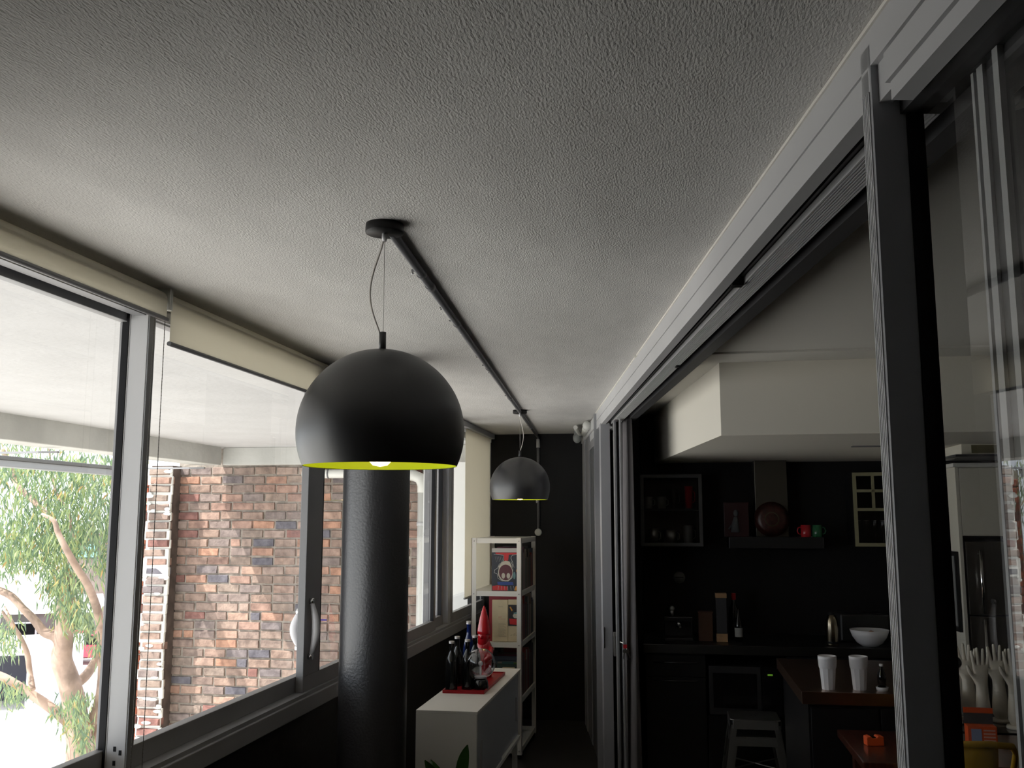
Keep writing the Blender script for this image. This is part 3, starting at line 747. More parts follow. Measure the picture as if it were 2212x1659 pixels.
# plasma globe
t = thing('glass_globe', 'clear glass globe lamp on a black base in front of the gnome', 'globe', (-1.068, 5.40, .732))
b = MB(); b.lathe([(.0001, 0), (.045, 0), (.045, .012), (.040, .045), (.030, .058), (.0001, .058)], seg=28); b.build('base', M_blackgloss, t)
b = MB(); b.ball((0, 0, .137), .083, 32, 20); b.build('globe', glass('globe_glass', (.90, .90, .93), 1.5, 2.6), t)
b = MB(); b.lathe([(.006, .058), (.006, .125), (.0001, .125)], seg=12); b.ball((0, 0, .137), .014, 12, 8); b.build('electrode', M_ceramic, t)
b = MB(); b.lathe([(.033, .059), (.037, .064), (.030, .070), (.0001, .072)], seg=24); b.build('white_seat', M_ceramic, t)

# ------------------------------------------------------------------ bookcase
t = thing('bookcase', 'white steel shelving unit against the black end wall', 'bookcase', (-1.435, 6.90, 0))
BX, BY, BH = .365, .74, 1.53
post_m = M_whitemetal
for (x, y, sx, sy) in ((0, 0, 1, 1), (BX, 0, -1, 1), (0, BY, 1, -1), (BX, BY, -1, -1)):
    b = MB(); b.box(min(x, x + sx * .034), max(x, x + sx * .034), min(y, y + sy * .003), max(y, y + sy * .003), .03, BH)
    b.box(min(x, x + sx * .003), max(x, x + sx * .003), min(y, y + sy * .034), max(y, y + sy * .034), .03, BH); lg = b.build('upright', post_m, t)
    b = MB(); b.lathe([(.0001, 0), (.012, 0), (.012, .02), (.006, .03), (.0001, .03)], cx=x + sx * .018, cy=y + sy * .018, seg=12); b.build('foot', M_black, lg)
SH = [1.528, 1.152, .795, .41, .075]
for z in SH:
    b = MB(); b.box(.004, BX - .004, .004, BY - .004, z - .003, z); b.box(.004, BX - .004, .0035, .0065, z - .036, z - .003); b.box(.004, BX - .004, BY - .0065, BY - .0035, z - .036, z - .003)
    b.box(.0035, .0065, .0065, BY - .0065, z - .036, z - .003); b.box(BX - .0065, BX - .0035, .0065, BY - .0065, z - .036, z - .003); s = b.build('shelf', post_m, t)
    for xx in (.018, BX - .018): b = MB(); b.tube([(xx, -.002, z - .02), (xx, .0, z - .02)], .0035, 8); b.build('bolt', M_darksteel, s)
bcols = [(.03, .03, .035), (.20, .03, .045), (.05, .06, .08), (.35, .33, .30), (.02, .02, .02), (.28, .05, .04), (.04, .07, .06), (.09, .09, .10), (.16, .12, .09), (.03, .04, .08), (.12, .03, .05), (.22, .20, .17)]
bm = [mat('book_cover_%d' % i, c, .5) for i, c in enumerate(bcols)]
names = ['black', 'maroon', 'slate blue', 'pale grey', 'jet black', 'brick red', 'dark green', 'charcoal', 'brown', 'navy', 'plum', 'stone']
shelfname = ['second', 'third', 'fourth']
rk = random.Random(11)
def book(x, y, z, d, th, h, m, label, group, axis='x'):
    # spine faces +X
    t = thing('book', label, 'book', (x, y, z), 0, group)
    b = MB(); b.box(-d, 0, 0, .002, 0, h); b.box(-d, 0, th - .002, th, 0, h); b.box(-.002, 0, .002, th - .002, 0, h); b.build('cover', m, t)
    b = MB(); b.box(-d + .003, -.003, .002, th - .002, .003, h - .004); b.build('pages', M_paper, t)
    return t
for si, z in enumerate((1.152, .795, .41)):
    y = 6.98 if si < 2 else 6.97; i = 0; sn = ['top', 'middle', 'lower'][si]; prev = 'the front end'
    n = 0
    while y < 7.58:
        th = rk.uniform(.018, .045); k = (i * 5 + si * 3 + rk.randint(0, 2)) % 12
        h = rk.uniform(.22, .31)
        lab = '%s %s book, %s from the front end of the %s row of books' % ('tall' if h > .27 else 'short', names[k], ('first second third fourth fifth sixth seventh eighth ninth tenth eleventh twelfth thirteenth fourteenth fifteenth sixteenth seventeenth eighteenth nineteenth twentieth twentyfirst twentysecond twentythird twentyfourth twentyfifth'.split())[n], sn)
        book(-1.085, y, z, rk.uniform(.16, .20), th, h, bm[k], lab, 'books on the %s shelf of the white bookcase' % sn)
        prev = 'the %s one' % names[k]
        y += th + .002; i += 1; n += 1
# art book standing at the front of the top shelf: painted cover in flat shapes (generic)
t = thing('art_book', 'art book with a colourful abstract painted cover facing the room', 'book', (-1.292, 6.925, 1.152))
b = MB(); b.box(0, .205, .012, .034, 0, .30); b.build('pages', M_whitemetal, t)
b = MB(); b.box(0, .207, .008, .012, 0, .275); b.build('cover', mat('cover_black', (.012, .014, .022), .35), t)
b = MB(); b.box(0, .207, .008, .0125, .275, .305); b.build('cover_band', mat('cover_grey', (.45, .44, .42), .5), t)
def flat(parent, name, pts, m, y=.0075, th=.0008):
    b = MB(); n = len(pts)
    vs = [(p[0], y, p[1]) for p in pts] + [(p[0], y + th, p[1]) for p in pts]
    b.add(vs, [tuple(range(n)), tuple(range(2 * n - 1, n - 1, -1))] + [(i, n + i, n + (i + 1) % n, (i + 1) % n) for i in range(n)]); return b.build(name, m, parent)
rr_ = mat('paint_red', (.5, .015, .015), .4); cr = mat('paint_cream', (.5, .46, .38), .5); mr = mat('paint_maroon', (.09, .012, .02), .4); bl = mat('paint_blue', (.02, .05, .22), .4); og = mat('paint_orange', (.6, .25, .02), .4); wh = mat('paint_white', (.6, .6, .58), .5); tl = mat('paint_teal', (.12, .24, .24), .5)
def scl(pts, s=1.0): return [(x * s, y * s) for x, y in pts]
flat(t, 'painted_shape', [(.025, .272), (.185, .272), (.18, .262), (.125, .258), (.12, .215), (.09, .215), (.088, .258), (.03, .264)], rr_)
el = lambda cx, cy, rx, rz, n=20: [(cx + rx * math.cos(2 * math.pi * i / n), cy + rz * math.sin(2 * math.pi * i / n)) for i in range(n)]
flat(t, 'painted_shape', [(.05, .175), (.075, .205), (.10, .215), (.13, .21), (.145, .18), (.148, .15), (.05, .155)], cr, .0072)
flat(t, 'painted_shape', el(.100, .13, .055, .062), cr, .0073)
flat(t, 'painted_shape', el(.102, .132, .049, .056), mr, .0068)
flat(t, 'painted_shape', el(.085, .108, .013, .020), cr, .0064); flat(t, 'painted_shape', el(.122, .108, .013, .020), cr, .0064)
flat(t, 'painted_shape', [(.04, .065), (.155, .065), (.16, .042), (.045, .042)], bl); flat(t, 'painted_shape', [(.005, .035), (.045, .04), (.115, .032), (.115, .004), (.005, .004)], rr_)
flat(t, 'painted_shape', [(.175, .035), (.203, .045), (.203, .004), (.165, .004)], og); flat(t, 'painted_shape', el(.165, .11, .009, .026), tl); flat(t, 'painted_shape', el(.188, .145, .009, .013), og)
b = MB()
def stroke(bm_, pts, y=.0066, r=.0016): bm_.tube([(p[0], y, p[1]) for p in pts], r, 5)
stroke(b, [(.015, .262), (.085, .254), (.088, .215), (.055, .19), (.04, .16), (.022, .15), (.018, .13), (.04, .12), (.045, .09), (.075, .072), (.12, .07), (.15, .095), (.155, .15), (.15, .19), (.14, .21)])
stroke(b, [(.19, .26), (.15, .255), (.14, .235), (.155, .20), (.165, .165)])
for i in range(6): stroke(b, [(.05 + i * .022, .036), (.046 + i * .024, .006)], r=.0011)
for i in range(5): stroke(b, [(.025 + i * .012, .245), (.035 + i * .012, .205)], r=.0006)
b.build('white_line', wh, t)
# magazine page and red folder on the second shelf
t = thing('red_folder', 'red folder standing behind the cream booklet', 'folder', (-1.315, 6.95, .795))
b = MB(); b.box(0, .24, 0, .004, 0, .325); b.box(0, .24, .030, .034, 0, .325); b.box(0, .004, .004, .030, 0, .325); b.build('cover', mat('folder_red', (.33, .012, .022), .4), t); b = MB(); b.box(.006, .235, .006, .028, 0.002, .31); b.build('pages', M_paper, t)
t = thing('booklet', 'open cream booklet with small printed picture on the bookcase', 'book', (-1.287, 6.918, .795), .0)
vs = []; 
b = MB(); b.box(0, .115, .004, .016, 0.002, .296); b.box(.115, .215, .006, .018, .002, .299); b.build('pages', M_paper, t, bevel=.004)
b = MB(); b.box(.118, .214, .001, .0045, .115, .262); pc = b.build('picture', mat('print_black', (.012, .01, .012), .4), t)
flat(pc, 'printed_shape', el(.172, .185, .02, .017), cr, .0005); flat(pc, 'printed_shape', [(.125, .165), (.20, .16), (.205, .12), (.13, .125)], rr_, .0004); flat(pc, 'printed_shape', [(.127, .245), (.135, .25), (.15, .225), (.145, .215)], og, .0004)
flat(pc, 'printed_shape', [(.155, .205), (.19, .215), (.192, .20), (.16, .197)], tl, .0003)
b = MB()
for i in range(14): b.box(.046, .046 + .05 + .008 * math.sin(i * 2.1), .0032, .0042, .128 - i * .0068, .1295 - i * .0068)
b.box(.046, .08, .0032, .0042, .245, .2475); b.build('printed_text', mat('print_grey', (.32, .27, .19), .8), t)
b = MB(); b.box(.046, .075, .0032, .0042, .178, .180); b.box(.046, .068, .0032, .0042, .170, .172); b.box(.046, .098, .0032, .0042, .160, .162); b.build('printed_heading', mat('print_pink', (.55, .25, .20), .8), t)
b = MB()
for i in range(7): b.box(.13 + i * .011, .133 + i * .011, .0052, .0062, .045, .050 + (.012 if i == 3 else .003 * (i % 3)))
b.build('printed_signature', mat('print_grey', (.32, .27, .19), .8), t)
# boxes and folders low in the bookcase
t = thing('storage_box', 'blue-grey box lying behind the folders low in the bookcase', 'box', (-1.38, 7.0, .41)); b = MB(); b.box(0, .27, .05, .34, 0, .24); b.build('box_body', M_bluegrey, t, bevel=.004)
b = MB(); b.box(-.004, .274, .046, .344, .24, .27); b.build('lid', M_bluegrey, t, bevel=.003)
t = thing('green_folder', 'green and teal folder standing low in the bookcase', 'folder', (-1.225, 6.985, .41)); b = MB(); b.box(0, .125, 0, .004, 0, .235); b.box(0, .125, .020, .024, 0, .235); b.box(0, .125, .004, .020, 0, .004); b.build('cover', mat('folder_green', (.08, .20, .03), .5), t)
b = MB(); b.box(0, .085, -.002, 0, .205, .240); b.build('teal_band', mat('folder_teal', (.05, .13, .13), .5), t)
b = MB(); b.box(.003, .12, .006, .018, .006, .23); b.build('pages', M_paper, t)
t = thing('card_box', 'small cream card box in front of the green folder', 'box', (-1.215, 6.94, .41)); b = MB(); b.box(0, .085, 0, .03, 0, .20); b.build('box_body', M_paper, t, bevel=.003); b = MB(); b.box(-.001, .086, -.001, .031, .175, .205); b.build('lid', M_paper, t, bevel=.002)
t = thing('dark_pot', 'small dark faceted pot beside the cream card box', 'pot', (-1.285, 6.965, .41)); b = MB(); b.lathe([(.0001, 0), (.034, 0), (.042, .09), (.036, .17), (.024, .215), (.0001, .215)], seg=7, smooth=False); b.build('body', mat('dark_plum', (.03, .015, .02), .3), t); b = MB(); b.lathe([(.024, .214), (.020, .235), (.0001, .235)], seg=7, smooth=False); b.build('lid', mat('dark_plum', (.03, .015, .02), .3), t)

# plant near the viewer, only leaf tips reach the frame
t = thing('potted_plant', 'green leaved potted plant with leaf tips in front of the sideboard', 'plant', (-0.97, 4.42, 0))
b = MB(); b.lathe([(.0001, 0), (.10, 0), (.13, .24), (.135, .25), (.12, .25), (.115, .22), (.0001, .22)], seg=28); b.build('pot', mat('pot_dark', (.04, .035, .03), .6), t)
lf = mat('leaf_green', (.03, .085, .015), .35)
rl = random.Random(5)
def leaf(b, base, tip, w, bend=.03):
    base = Vector(base); tip = Vector(tip); d = tip - base; sd_ = d.cross(Vector((0, 1, .2))).normalized()
    n = 8; vs = []; fs = []
    for i in range(n + 1):
        u = i / n; c = base + d * u + Vector((0, -bend * math.sin(math.pi * u), bend * math.sin(math.pi * u))); ww = w * math.sin(math.pi * min(1, u * .96 + .02)) ** .8
        vs += [c - sd_ * ww, c + Vector((0, .006, 0)), c + sd_ * ww]
    for i in range(n):
        q = i * 3; fs += [(q, q + 1, q + 4, q + 3), (q + 1, q + 2, q + 5, q + 4)]
    b.add(vs, fs, True)
for (base, tip, w) in (((0, 0, .40), (.062, -.12, .682), .028), ((-.02, 0, .35), (-.14, -.08, .60), .03), ((0, 0, .33), (-.16, .10, .56), .03), ((0, 0, .3), (.16, .06, .52), .032), ((0, 0, .28), (.05, .18, .50), .03), ((0, 0, .25), (-.05, -.2, .45), .03)):
    b = MB(); leaf(b, base, tip, w); b.tube([(0, 0, .20), (base[0] * .7, base[1], (base[2] + .2) / 2), base], .004, 6); b.build('leaf', lf, t)

# ------------------------------------------------------------------ kitchen: bulkhead
Up = Vector((-math.sin(TH), math.cos(TH)))
c0 = Vector((0.24, 4.57)); k = (6.80 - 4.57) / Up.y; c1 = c0 + Up * k
b = MB(); b.prism([(c0.x, c0.y), (5.5, 4.50), (5.5, 6.80), (c1.x, c1.y)], 2.055, 2.40)
struct(b.build('ceiling_bulkhead', mat('bulkhead_paint', (.84, .80, .71), .8)), 'cream dropped bulkhead above the kitchen', 'ceiling')
b = MB(); b.box(-0.15, 5.5, 4.27, 4.30, 2.391, 2.40)
struct(b.build('trim_8', M_white), 'thin ceiling strip in front of the bulkhead', 'trim')
t = thing('downlight_slot', 'dark narrow slot vent in the bulkhead underside', 'vent', (1.05, 5.36, 2.055)); b = MB(); b.box(-.08, .08, -.02, .02, -.004, 0); b.build('grille', M_black, t); b = MB(); b.box(-.085, .085, -.025, -.02, -.005, 0); b.box(-.085, .085, .02, .025, -.005, 0); b.build('edge', M_alumid, t)

# bench
t = thing('kitchen_bench', 'long dark stainless kitchen bench along the back wall', 'bench', (-0.19, 6.15, 0))
b = MB(); b.box(0, 1.70, 0, .64, .845, .90); b.build('bench_top', M_darksteel, t, bevel=.003)
for i, (x0, x1) in enumerate(((0.01, .38), (.86, 1.28), (1.285, 1.69))):
    b = MB(); b.box(x0, x1, .04, .63, .10, .84); c = b.build('carcass', M_joinery, t)
    b = MB(); b.box(x0 + .003, x1 - .003, .02, .038, .11, .70); d = b.build('door', M_joinery, t, bevel=.002)
    b = MB(); b.tube([(x0 + .05, .012, .68), (x1 - .05, .012, .68)], .005, 8); b.build('handle', M_darksteel, d)
    b = MB(); b.box(x0 + .003, x1 - .003, .02, .038, .705, .835); d = b.build('drawer', M_joinery, t, bevel=.002)
    b = MB(); b.tube([(x0 + .05, .012, .79), (x1 - .05, .012, .79)], .005, 8); b.build('handle', M_darksteel, d)
b = MB(); b.box(.385, .855, .04, .63, .10, .48); b.build('carcass', M_joinery, t)
b = MB(); b.box(0, 1.7, .06, .63, 0, .10); b.build('plinth', M_black, t)
t = thing('microwave', 'dark built-in microwave oven under the bench', 'microwave', (0.205, 6.16, .49))
b = MB(); b.box(0, .44, .03, .40, 0, .285); b.build('case', M_darksteel, t)
b = MB(); b.box(0, .31, 0, .028, .0, .285); d = b.build('door', mat('mw_dark', (.03, .03, .032), .3), t, bevel=.002); b = MB(); b.box(.025, .285, -.003, 0, .04, .245); b.build('door_window', M_blackgloss, d)
b = MB(); b.box(.315, .44, 0, .028, 0, .285); d = b.build('control_panel', M_blackgloss, t, bevel=.002); b = MB(); b.box(.35, .38, -.002, 0, .235, .245); b.build('display', emis('led_green', (.25, .6, .05), .12), d)
# glazed wall cabinet on the left
def wall_cab(name, label, x0, x1, z0, z1, Y, framem, cols, rowsz, glassm, d=.29):
    t = thing(name, label, 'cabinet', (x0, Y, z0)); w = x1 - x0; h = z1 - z0
    b = MB(); b.box(0, .015, .02, d, 0, h); b.box(w - .015, w, .02, d, 0, h); b.box(.015, w - .015, .02, d, 0, .015); b.box(.015, w - .015, .02, d, h - .015, h); b.box(.015, w - .015, d - .01, d, .015, h - .015); b.build('carcass', M_joinery, t)
    b = MB(); fwd = .022
    b.box(0, fwd, 0, .018, 0, h); b.box(w - fwd, w, 0, .018, 0, h); b.box(fwd, w - fwd, 0, .018, 0, fwd); b.box(fwd, w - fwd, 0, .018, h - fwd, h)
    for cx in cols: b.box(cx - .009, cx + .009, .002, .016, rowsz[-1] if rowsz else 0, h - fwd)
    for rz in rowsz: b.box(fwd, w - fwd, .002, .016, rz - .009, rz + .009)
    dr = b.build('door', framem, t)
    b = MB(); b.add([(fwd, .01, fwd), (w - fwd, .01, fwd), (w - fwd, .01, h - fwd), (fwd, .01, h - fwd)], [(0, 1, 2, 3)]); b.build('pane', glassm, dr)
    b = MB(); b.box(.015, w - .015, .04, d - .01, h * .5, h * .5 + .012); b.build('shelf', M_joinery, t)
    return t
kg = glass('cabinet_glass', (.85, .85, .85), 1.5, 1.0)
wall_cab('wall_cabinet', 'aluminium framed glass-door wall cabinet left of the flue', -0.20, .205, 1.488, 1.962, 6.50, mat('cabinet_frame', (.10, .10, .10), .4), [], [], kg)
for i, (x, z, r, h, m, nm) in enumerate(((-.15, .237, .03, .08, mat('dim_glaze', (.22, .22, .21), .4), 'grey cup'), (-.06, .237, .03, .08, mat('dim_glaze', (.22, .22, .21), .4), 'grey mug'), (.02, .237, .025, .13, M_darksteel, 'steel jug'), (.12, .237, .028, .15, M_darkred, 'dark red tin'), (-.12, .016, .035, .10, M_steel, 'steel jar'), (-.01, .016, .05, .09, M_steel, 'steel bowl'), (.11, .016, .035, .12, mat('dim_glaze', (.22, .22, .21), .4), 'grey canister'))):
    t = thing('kitchen_container', '%s on the %s shelf of the glass-door wall cabinet' % (nm, 'upper' if z > .1 else 'lower'), 'crockery', (x, 6.62, 1.488 + z + .012 * (z > .1) - .0005), 0, 'crockery in the left wall cabinet')
    b = MB(); b.lathe([(.0001, 0), (r * .85, 0), (r, h), (r * .9, h), (r * .8, .006), (.0001, .006)], seg=18); b.build('body', m, t); b = MB(); b.tube([(r * .93, 0, h * .25), (r + .012, 0, h * .35), (r + .012, 0, h * .7), (r * .96, 0, h * .8)], .003, 6); b.build('handle', m, t)
M_creamwood = mat('cream_frame', (.30, .28, .17), .5)
wc = wall_cab('wall_cabinet', 'cream framed glass-door wall cabinet right of the flue', 1.165, 1.50, 1.492, 1.965, 6.50, M_creamwood, [.125, .23], [.355, .235], kg)
for i in range(5):
    t = thing('wine_glass', ['leftmost', 'second from left', 'middle', 'second from right', 'rightmost'][i] + ' clear glass of the row in the cream framed wall cabinet', 'glass', (1.205 + i * .052, 6.60, 1.507), 0, 'glasses in the cream framed wall cabinet')
    b = MB(); b.lathe([(.0001, 0), (.022, 0), (.022, .002), (.003, .006), (.003, .07), (.014, .085), (.022, .11), (.019, .15)], seg=16); b.build('glass_body', kg, t)
    b = MB(); b.lathe([(.0205, .1495), (.0205, .151), (.0185, .151)], seg=16); b.build('rim', M_chrome, t)
# hood: flue and shelf-like hood body
t = thing('range_hood', 'stainless range hood with flat body and square flue', 'range hood', (.37, 6.55, 1.475))
b = MB(); b.box(0, .60, -.05, .24, 0, .075); b.build('hood_body', mat('hood_dark', (.05, .05, .052), .35, metal=.7), t, bevel=.004)
b = MB(); b.box(.185, .395, .05, .245, .075, .58); b.build('flue', mat('flue_steel', (.13, .12, .10), .35, metal=.8), t, bevel=.003)
b = MB(); b.box(.05, .55, -.02, .22, -.006, 0); b.build('filter', M_blackgloss, t)
t = thing('decorative_plate', 'round dark red patterned plate leaning against the flue', 'plate', (.655, 6.575, 1.550))
Mk = Matrix.Translation((0, 0, .115)) @ Matrix.Rotation(math.pi / 2 - .08, 4, 'X')
b = MB(); b.lathe([(.0001, .008), (.07, .008), (.113, -.004), (.115, 0), (.07, .014), (.0001, .014)], seg=36, M=Mk); b.build('dish', mat('plate_red', (.045, .012, .010), .35, var=.5, vscale=30), t)
b = MB(); b.lathe([(.040, .0145), (.044, .0155), (.048, .0145)], seg=28, M=Mk); b.build('ring', mat('plate_ring', (.05, .04, .02), .4), t)
t = thing('poster_tin', 'dark red upright tin with a pale figure shape', 'tin', (.385, 6.53, 1.550)); b = MB(); b.box(-.04, .12, 0, .03, 0, .225); b.build('tin_body', mat('tin_red', (.035, .008, .010), .4), t, bevel=.003)
b = MB(); b.tube([(.03, -.003, .03), (.03, -.003, .09), (.035, -.003, .13)], [.03, .022, .012], 10); b.ball((.036, -.003, .155), .016, 12, 8, (1, .4, 1.4)); b.tube([(.01, -.003, .08), (-.012, -.003, .05)], .006, 6); b.build('figure_shape', mat('figure_grey', (.08, .085, .09), .6), t)
def mug(loc, label, m, rz):
    t = thing('mug', label, 'mug', loc, rz, 'mugs on the range hood')
    b = MB(); b.lathe([(.0001, 0), (.029, 0), (.032, .004), (.032, .078), (.0295, .078), (.029, .006), (.0001, .006)], seg=28); b.build('body', m, t)
    b = MB(); b.tube([(.030, 0, .018), (.046, 0, .022), (.053, 0, .04), (.047, 0, .06), (.030, 0, .064)], .0045, 8); b.build('handle', m, t)
mug((.865, 6.545, 1.550), 'red mug with handle to the left beside the plate', mat('mug_red', (.45, .02, .03), .12), math.pi)
mug((.937, 6.545, 1.550), 'green mug with handle to the right at the hood end', mat('mug_green', (.03, .13, .06), .12), 0)
t = thing('wall_clock', 'small round pale disc on the black kitchen wall above the bench', 'clock', (.045, 6.80, 1.268)); Mk = Matrix.Rotation(math.pi / 2, 4, 'X')
b = MB(); b.lathe([(.0001, .02), (.036, .02), (.040, .014), (.040, 0), (.0001, 0)], seg=30, M=Mk); b.build('case', mat('clock_grey', (.20, .20, .19), .4), t); b = MB(); b.box(-.028, .028, -.022, -.0195, .0, .005); b.build('hand_bar', M_black, t)
# things on the bench
t = thing('knife_block', 'tall blue-grey block with pale wooden ends on the bench', 'block', (.30, 6.36, .90))
b = MB(); b.box(-.035, .035, -.04, .04, 0, .05); b.build('base', M_pine, t, bevel=.002); b = MB(); b.box(-.032, .032, -.037, .037, .05, .27); b.build('body', mat('slate_block', (.04, .04, .045), .5), t); b = MB(); b.box(-.035, .035, -.04, .04, .27, .30); b.build('cap', M_pine, t, bevel=.002)
t = thing('wood_box', 'dark brown box standing on the bench left of the block', 'box', (.20, 6.38, .90)); b = MB(); b.box(-.045, .045, -.045, .045, 0, .175); b.build('box_body', mat('brown_box', (.07, .03, .015), .5), t, bevel=.003); b = MB(); b.box(-.047, .047, -.047, .047, .175, .185); b.build('lid', mat('brown_box', (.07, .03, .015), .5), t)
t = thing('sauce_bottle', 'small dark bottle with pale label on the bench', 'bottle', (.405, 6.36, .90)); b = MB(); b.lathe([(.0001, 0), (.024, 0), (.024, .11), (.010, .15), (.009, .20), (.0001, .20)], seg=18); b.build('glass_body', M_bb, t); b = MB(); b.lathe([(.0246, .03), (.0246, .085)], seg=18); b.build('paper_label', mat('label_paper', (.35, .35, .33), .6), t)
t = thing('wine_bottle', 'tall dark wine bottle behind the small labelled bottle', 'bottle', (.385, 6.46, .90)); b = MB(); b.lathe([(.0001, 0), (.034, 0), (.034, .17), (.014, .23), (.013, .29), (.0001, .29)], seg=18); b.build('glass_body', M_bb, t); b = MB(); b.lathe([(.0145, .25), (.0145, .292), (.0001, .292)], seg=14); b.build('cap', M_darkred, t)
t = thing('coffee_machine', 'small chrome and black appliance at the left of the bench', 'appliance', (.03, 6.38, .90))
b = MB(); b.box(-.09, .09, -.07, .09, 0, .02); b.box(-.09, .09, .03, .09, .02, .12); b.box(-.09, .09, -.06, .09, .12, .15); b.build('case', mat('appl_dark', (.06, .06, .065), .25, metal=.6), t, bevel=.006); b = MB(); b.tube([(0, -.03, .12), (0, -.03, .085)], .018, 14); b.tube([(0, -.05, .1), (.01, -.13, .095)], .008, 8); b.build('spout', M_chrome, t); b = MB(); b.tube([(-.04, 0, .15), (-.04, 0, .19)], .016, 12); b.ball((-.04, 0, .195), .02, 12, 8); b.build('knob', M_steel, t)
t = thing('steel_flask', 'tall steel flask standing on the bench', 'flask', (.955, 6.24, .90)); b = MB(); b.lathe([(.0001, 0), (.036, 0), (.038, .01), (.038, .12), (.034, .155), (.022, .185), (.0001, .187)], seg=28); b.build('body', mat('flask_steel', (.35, .30, .22), .22, metal=1), t); b = MB(); b.lathe([(.020, .185), (.020, .20), (.0001, .203)], seg=20); b.build('lid', M_black, t); b = MB(); b.lathe([(.039, .016), (.0395, .022), (.039, .028)], seg=28); b.build('band', M_black, t)
t = thing('bowl', 'large white bowl on the bench', 'bowl', (1.175, 6.25, .90)); b = MB(); b.lathe([(.0001, 0), (.040, 0), (.075, .022), (.100, .058), (.115, .100), (.112, .100), (.097, .06), (.07, .028), (.0001, .012)], seg=40); b.build('body', M_ceramic, t); b = MB(); b.lathe([(.030, -.0), (.038, -.0), (.038, .004)], seg=24); b.build('foot', M_ceramic, t)
for i, (x, y, r) in enumerate(((1.14, 6.24, .026), (1.19, 6.27, .027), (1.205, 6.22, .025))):
    t = thing('fruit', ['left', 'rear right', 'front right'][i] + ' dull orange fruit in the white bowl', 'fruit', (x, y, .938), 0, 'fruit in the white bowl'); b = MB(); b.ball((0, 0, r), r, 16, 10); b.build('flesh', mat('fruit_orange', (.35, .10, .02), .5), t)
t = thing('toaster', 'dark steel box appliance behind the white bowl', 'appliance', (1.19, 6.56, .90)); b = MB(); b.box(-.15, .15, -.10, .12, 0, .17); b.build('case', mat('appl_grey', (.05, .05, .05), .3, metal=.5), t, bevel=.012); b = MB(); b.box(-.11, .11, -.02, .0, .168, .172); b.build('slot', M_black, t)

# island
t = thing('kitchen_island', 'kitchen island with thick steel top', 'island', (.56, 4.60, 0))
b = MB(); b.box(0, .66, 0, 1.05, .845, .90); b.build('island_top', mat('island_steel', (.30, .20, .15), .30, metal=1, bump=.0002, bscale=150), t, bevel=.002)
b = MB(); b.box(.03, .64, .03, 1.02, .10, .843); b.build('carcass', M_joinery, t)
b = MB(); b.box(.05, .60, .05, 1.0, 0, .10); b.build('plinth', M_black, t)
b = MB(); b.box(.04, .33, .014, .028, .12, .83); b.build('panel', M_joinery, t, bevel=.002); b = MB(); b.box(.34, .63, .014, .028, .12, .83); b.build('panel', M_joinery, t, bevel=.002)
# faceted tumblers
def tumbler(loc, label):
    t = thing('tumbler', label, 'cup', loc, 0.2, 'white faceted tumblers on the island'); h = .148; vs = []; fs = []
    def ring(r, z, n=10, m=None): 
        return [(r * math.cos(2 * math.pi * i / n), r * math.sin(2 * math.pi * i / n), z) for i in range(n)]
    b = MB(); n = 10; rings = [(.028, 0), (.0295, .004), (.037, .095)]
    vs = sum([ring(r, z) for r, z in rings], []); fs = [tuple(range(n - 1, -1, -1))]
    for j in range(2):
        for i in range(n): fs.append((j * n + i, j * n + (i + 1) % n, (j + 1) * n + (i + 1) % n, (j + 1) * n + i))
    b.add(vs, fs); b.lathe([(.0375, .095), (.0395, .105), (.041, .135), (.0415, h), (.0385, h), (.036, .10), (.026, .008), (.0001, .008)], seg=30); b.build('body', M_ceramic, t)
    b = MB(); b.lathe([(.0385, h), (.0400, h + .0012), (.0417, h)], seg=30); b.build('rim', M_ceramic, t)
    return t
tumbler((.688, 4.675, .90), 'left of the two white faceted tumblers on the island')
tumbler((.826, 4.685, .90), 'right of the two white faceted tumblers on the island')
t = thing('pepper_bottle', 'small black bottle in a white dish at the island edge', 'bottle', (.922, 4.675, .90)); b = MB(); b.lathe([(.0001, 0), (.024, 0), (.028, .018), (.025, .018), (.022, .005), (.0001, .005)], seg=24); b.build('dish', M_ceramic, t); b = MB(); b.lathe([(.0001, .0055), (.019, .0055), (.019, .07), (.009, .095), (.008, .11), (.0001, .11)], seg=18); b.build('glass_body', M_blackgloss, t); b = MB(); b.lathe([(.009, .108), (.009, .118), (.0001, .119)], seg=14); b.build('cap', M_ceramic, t)

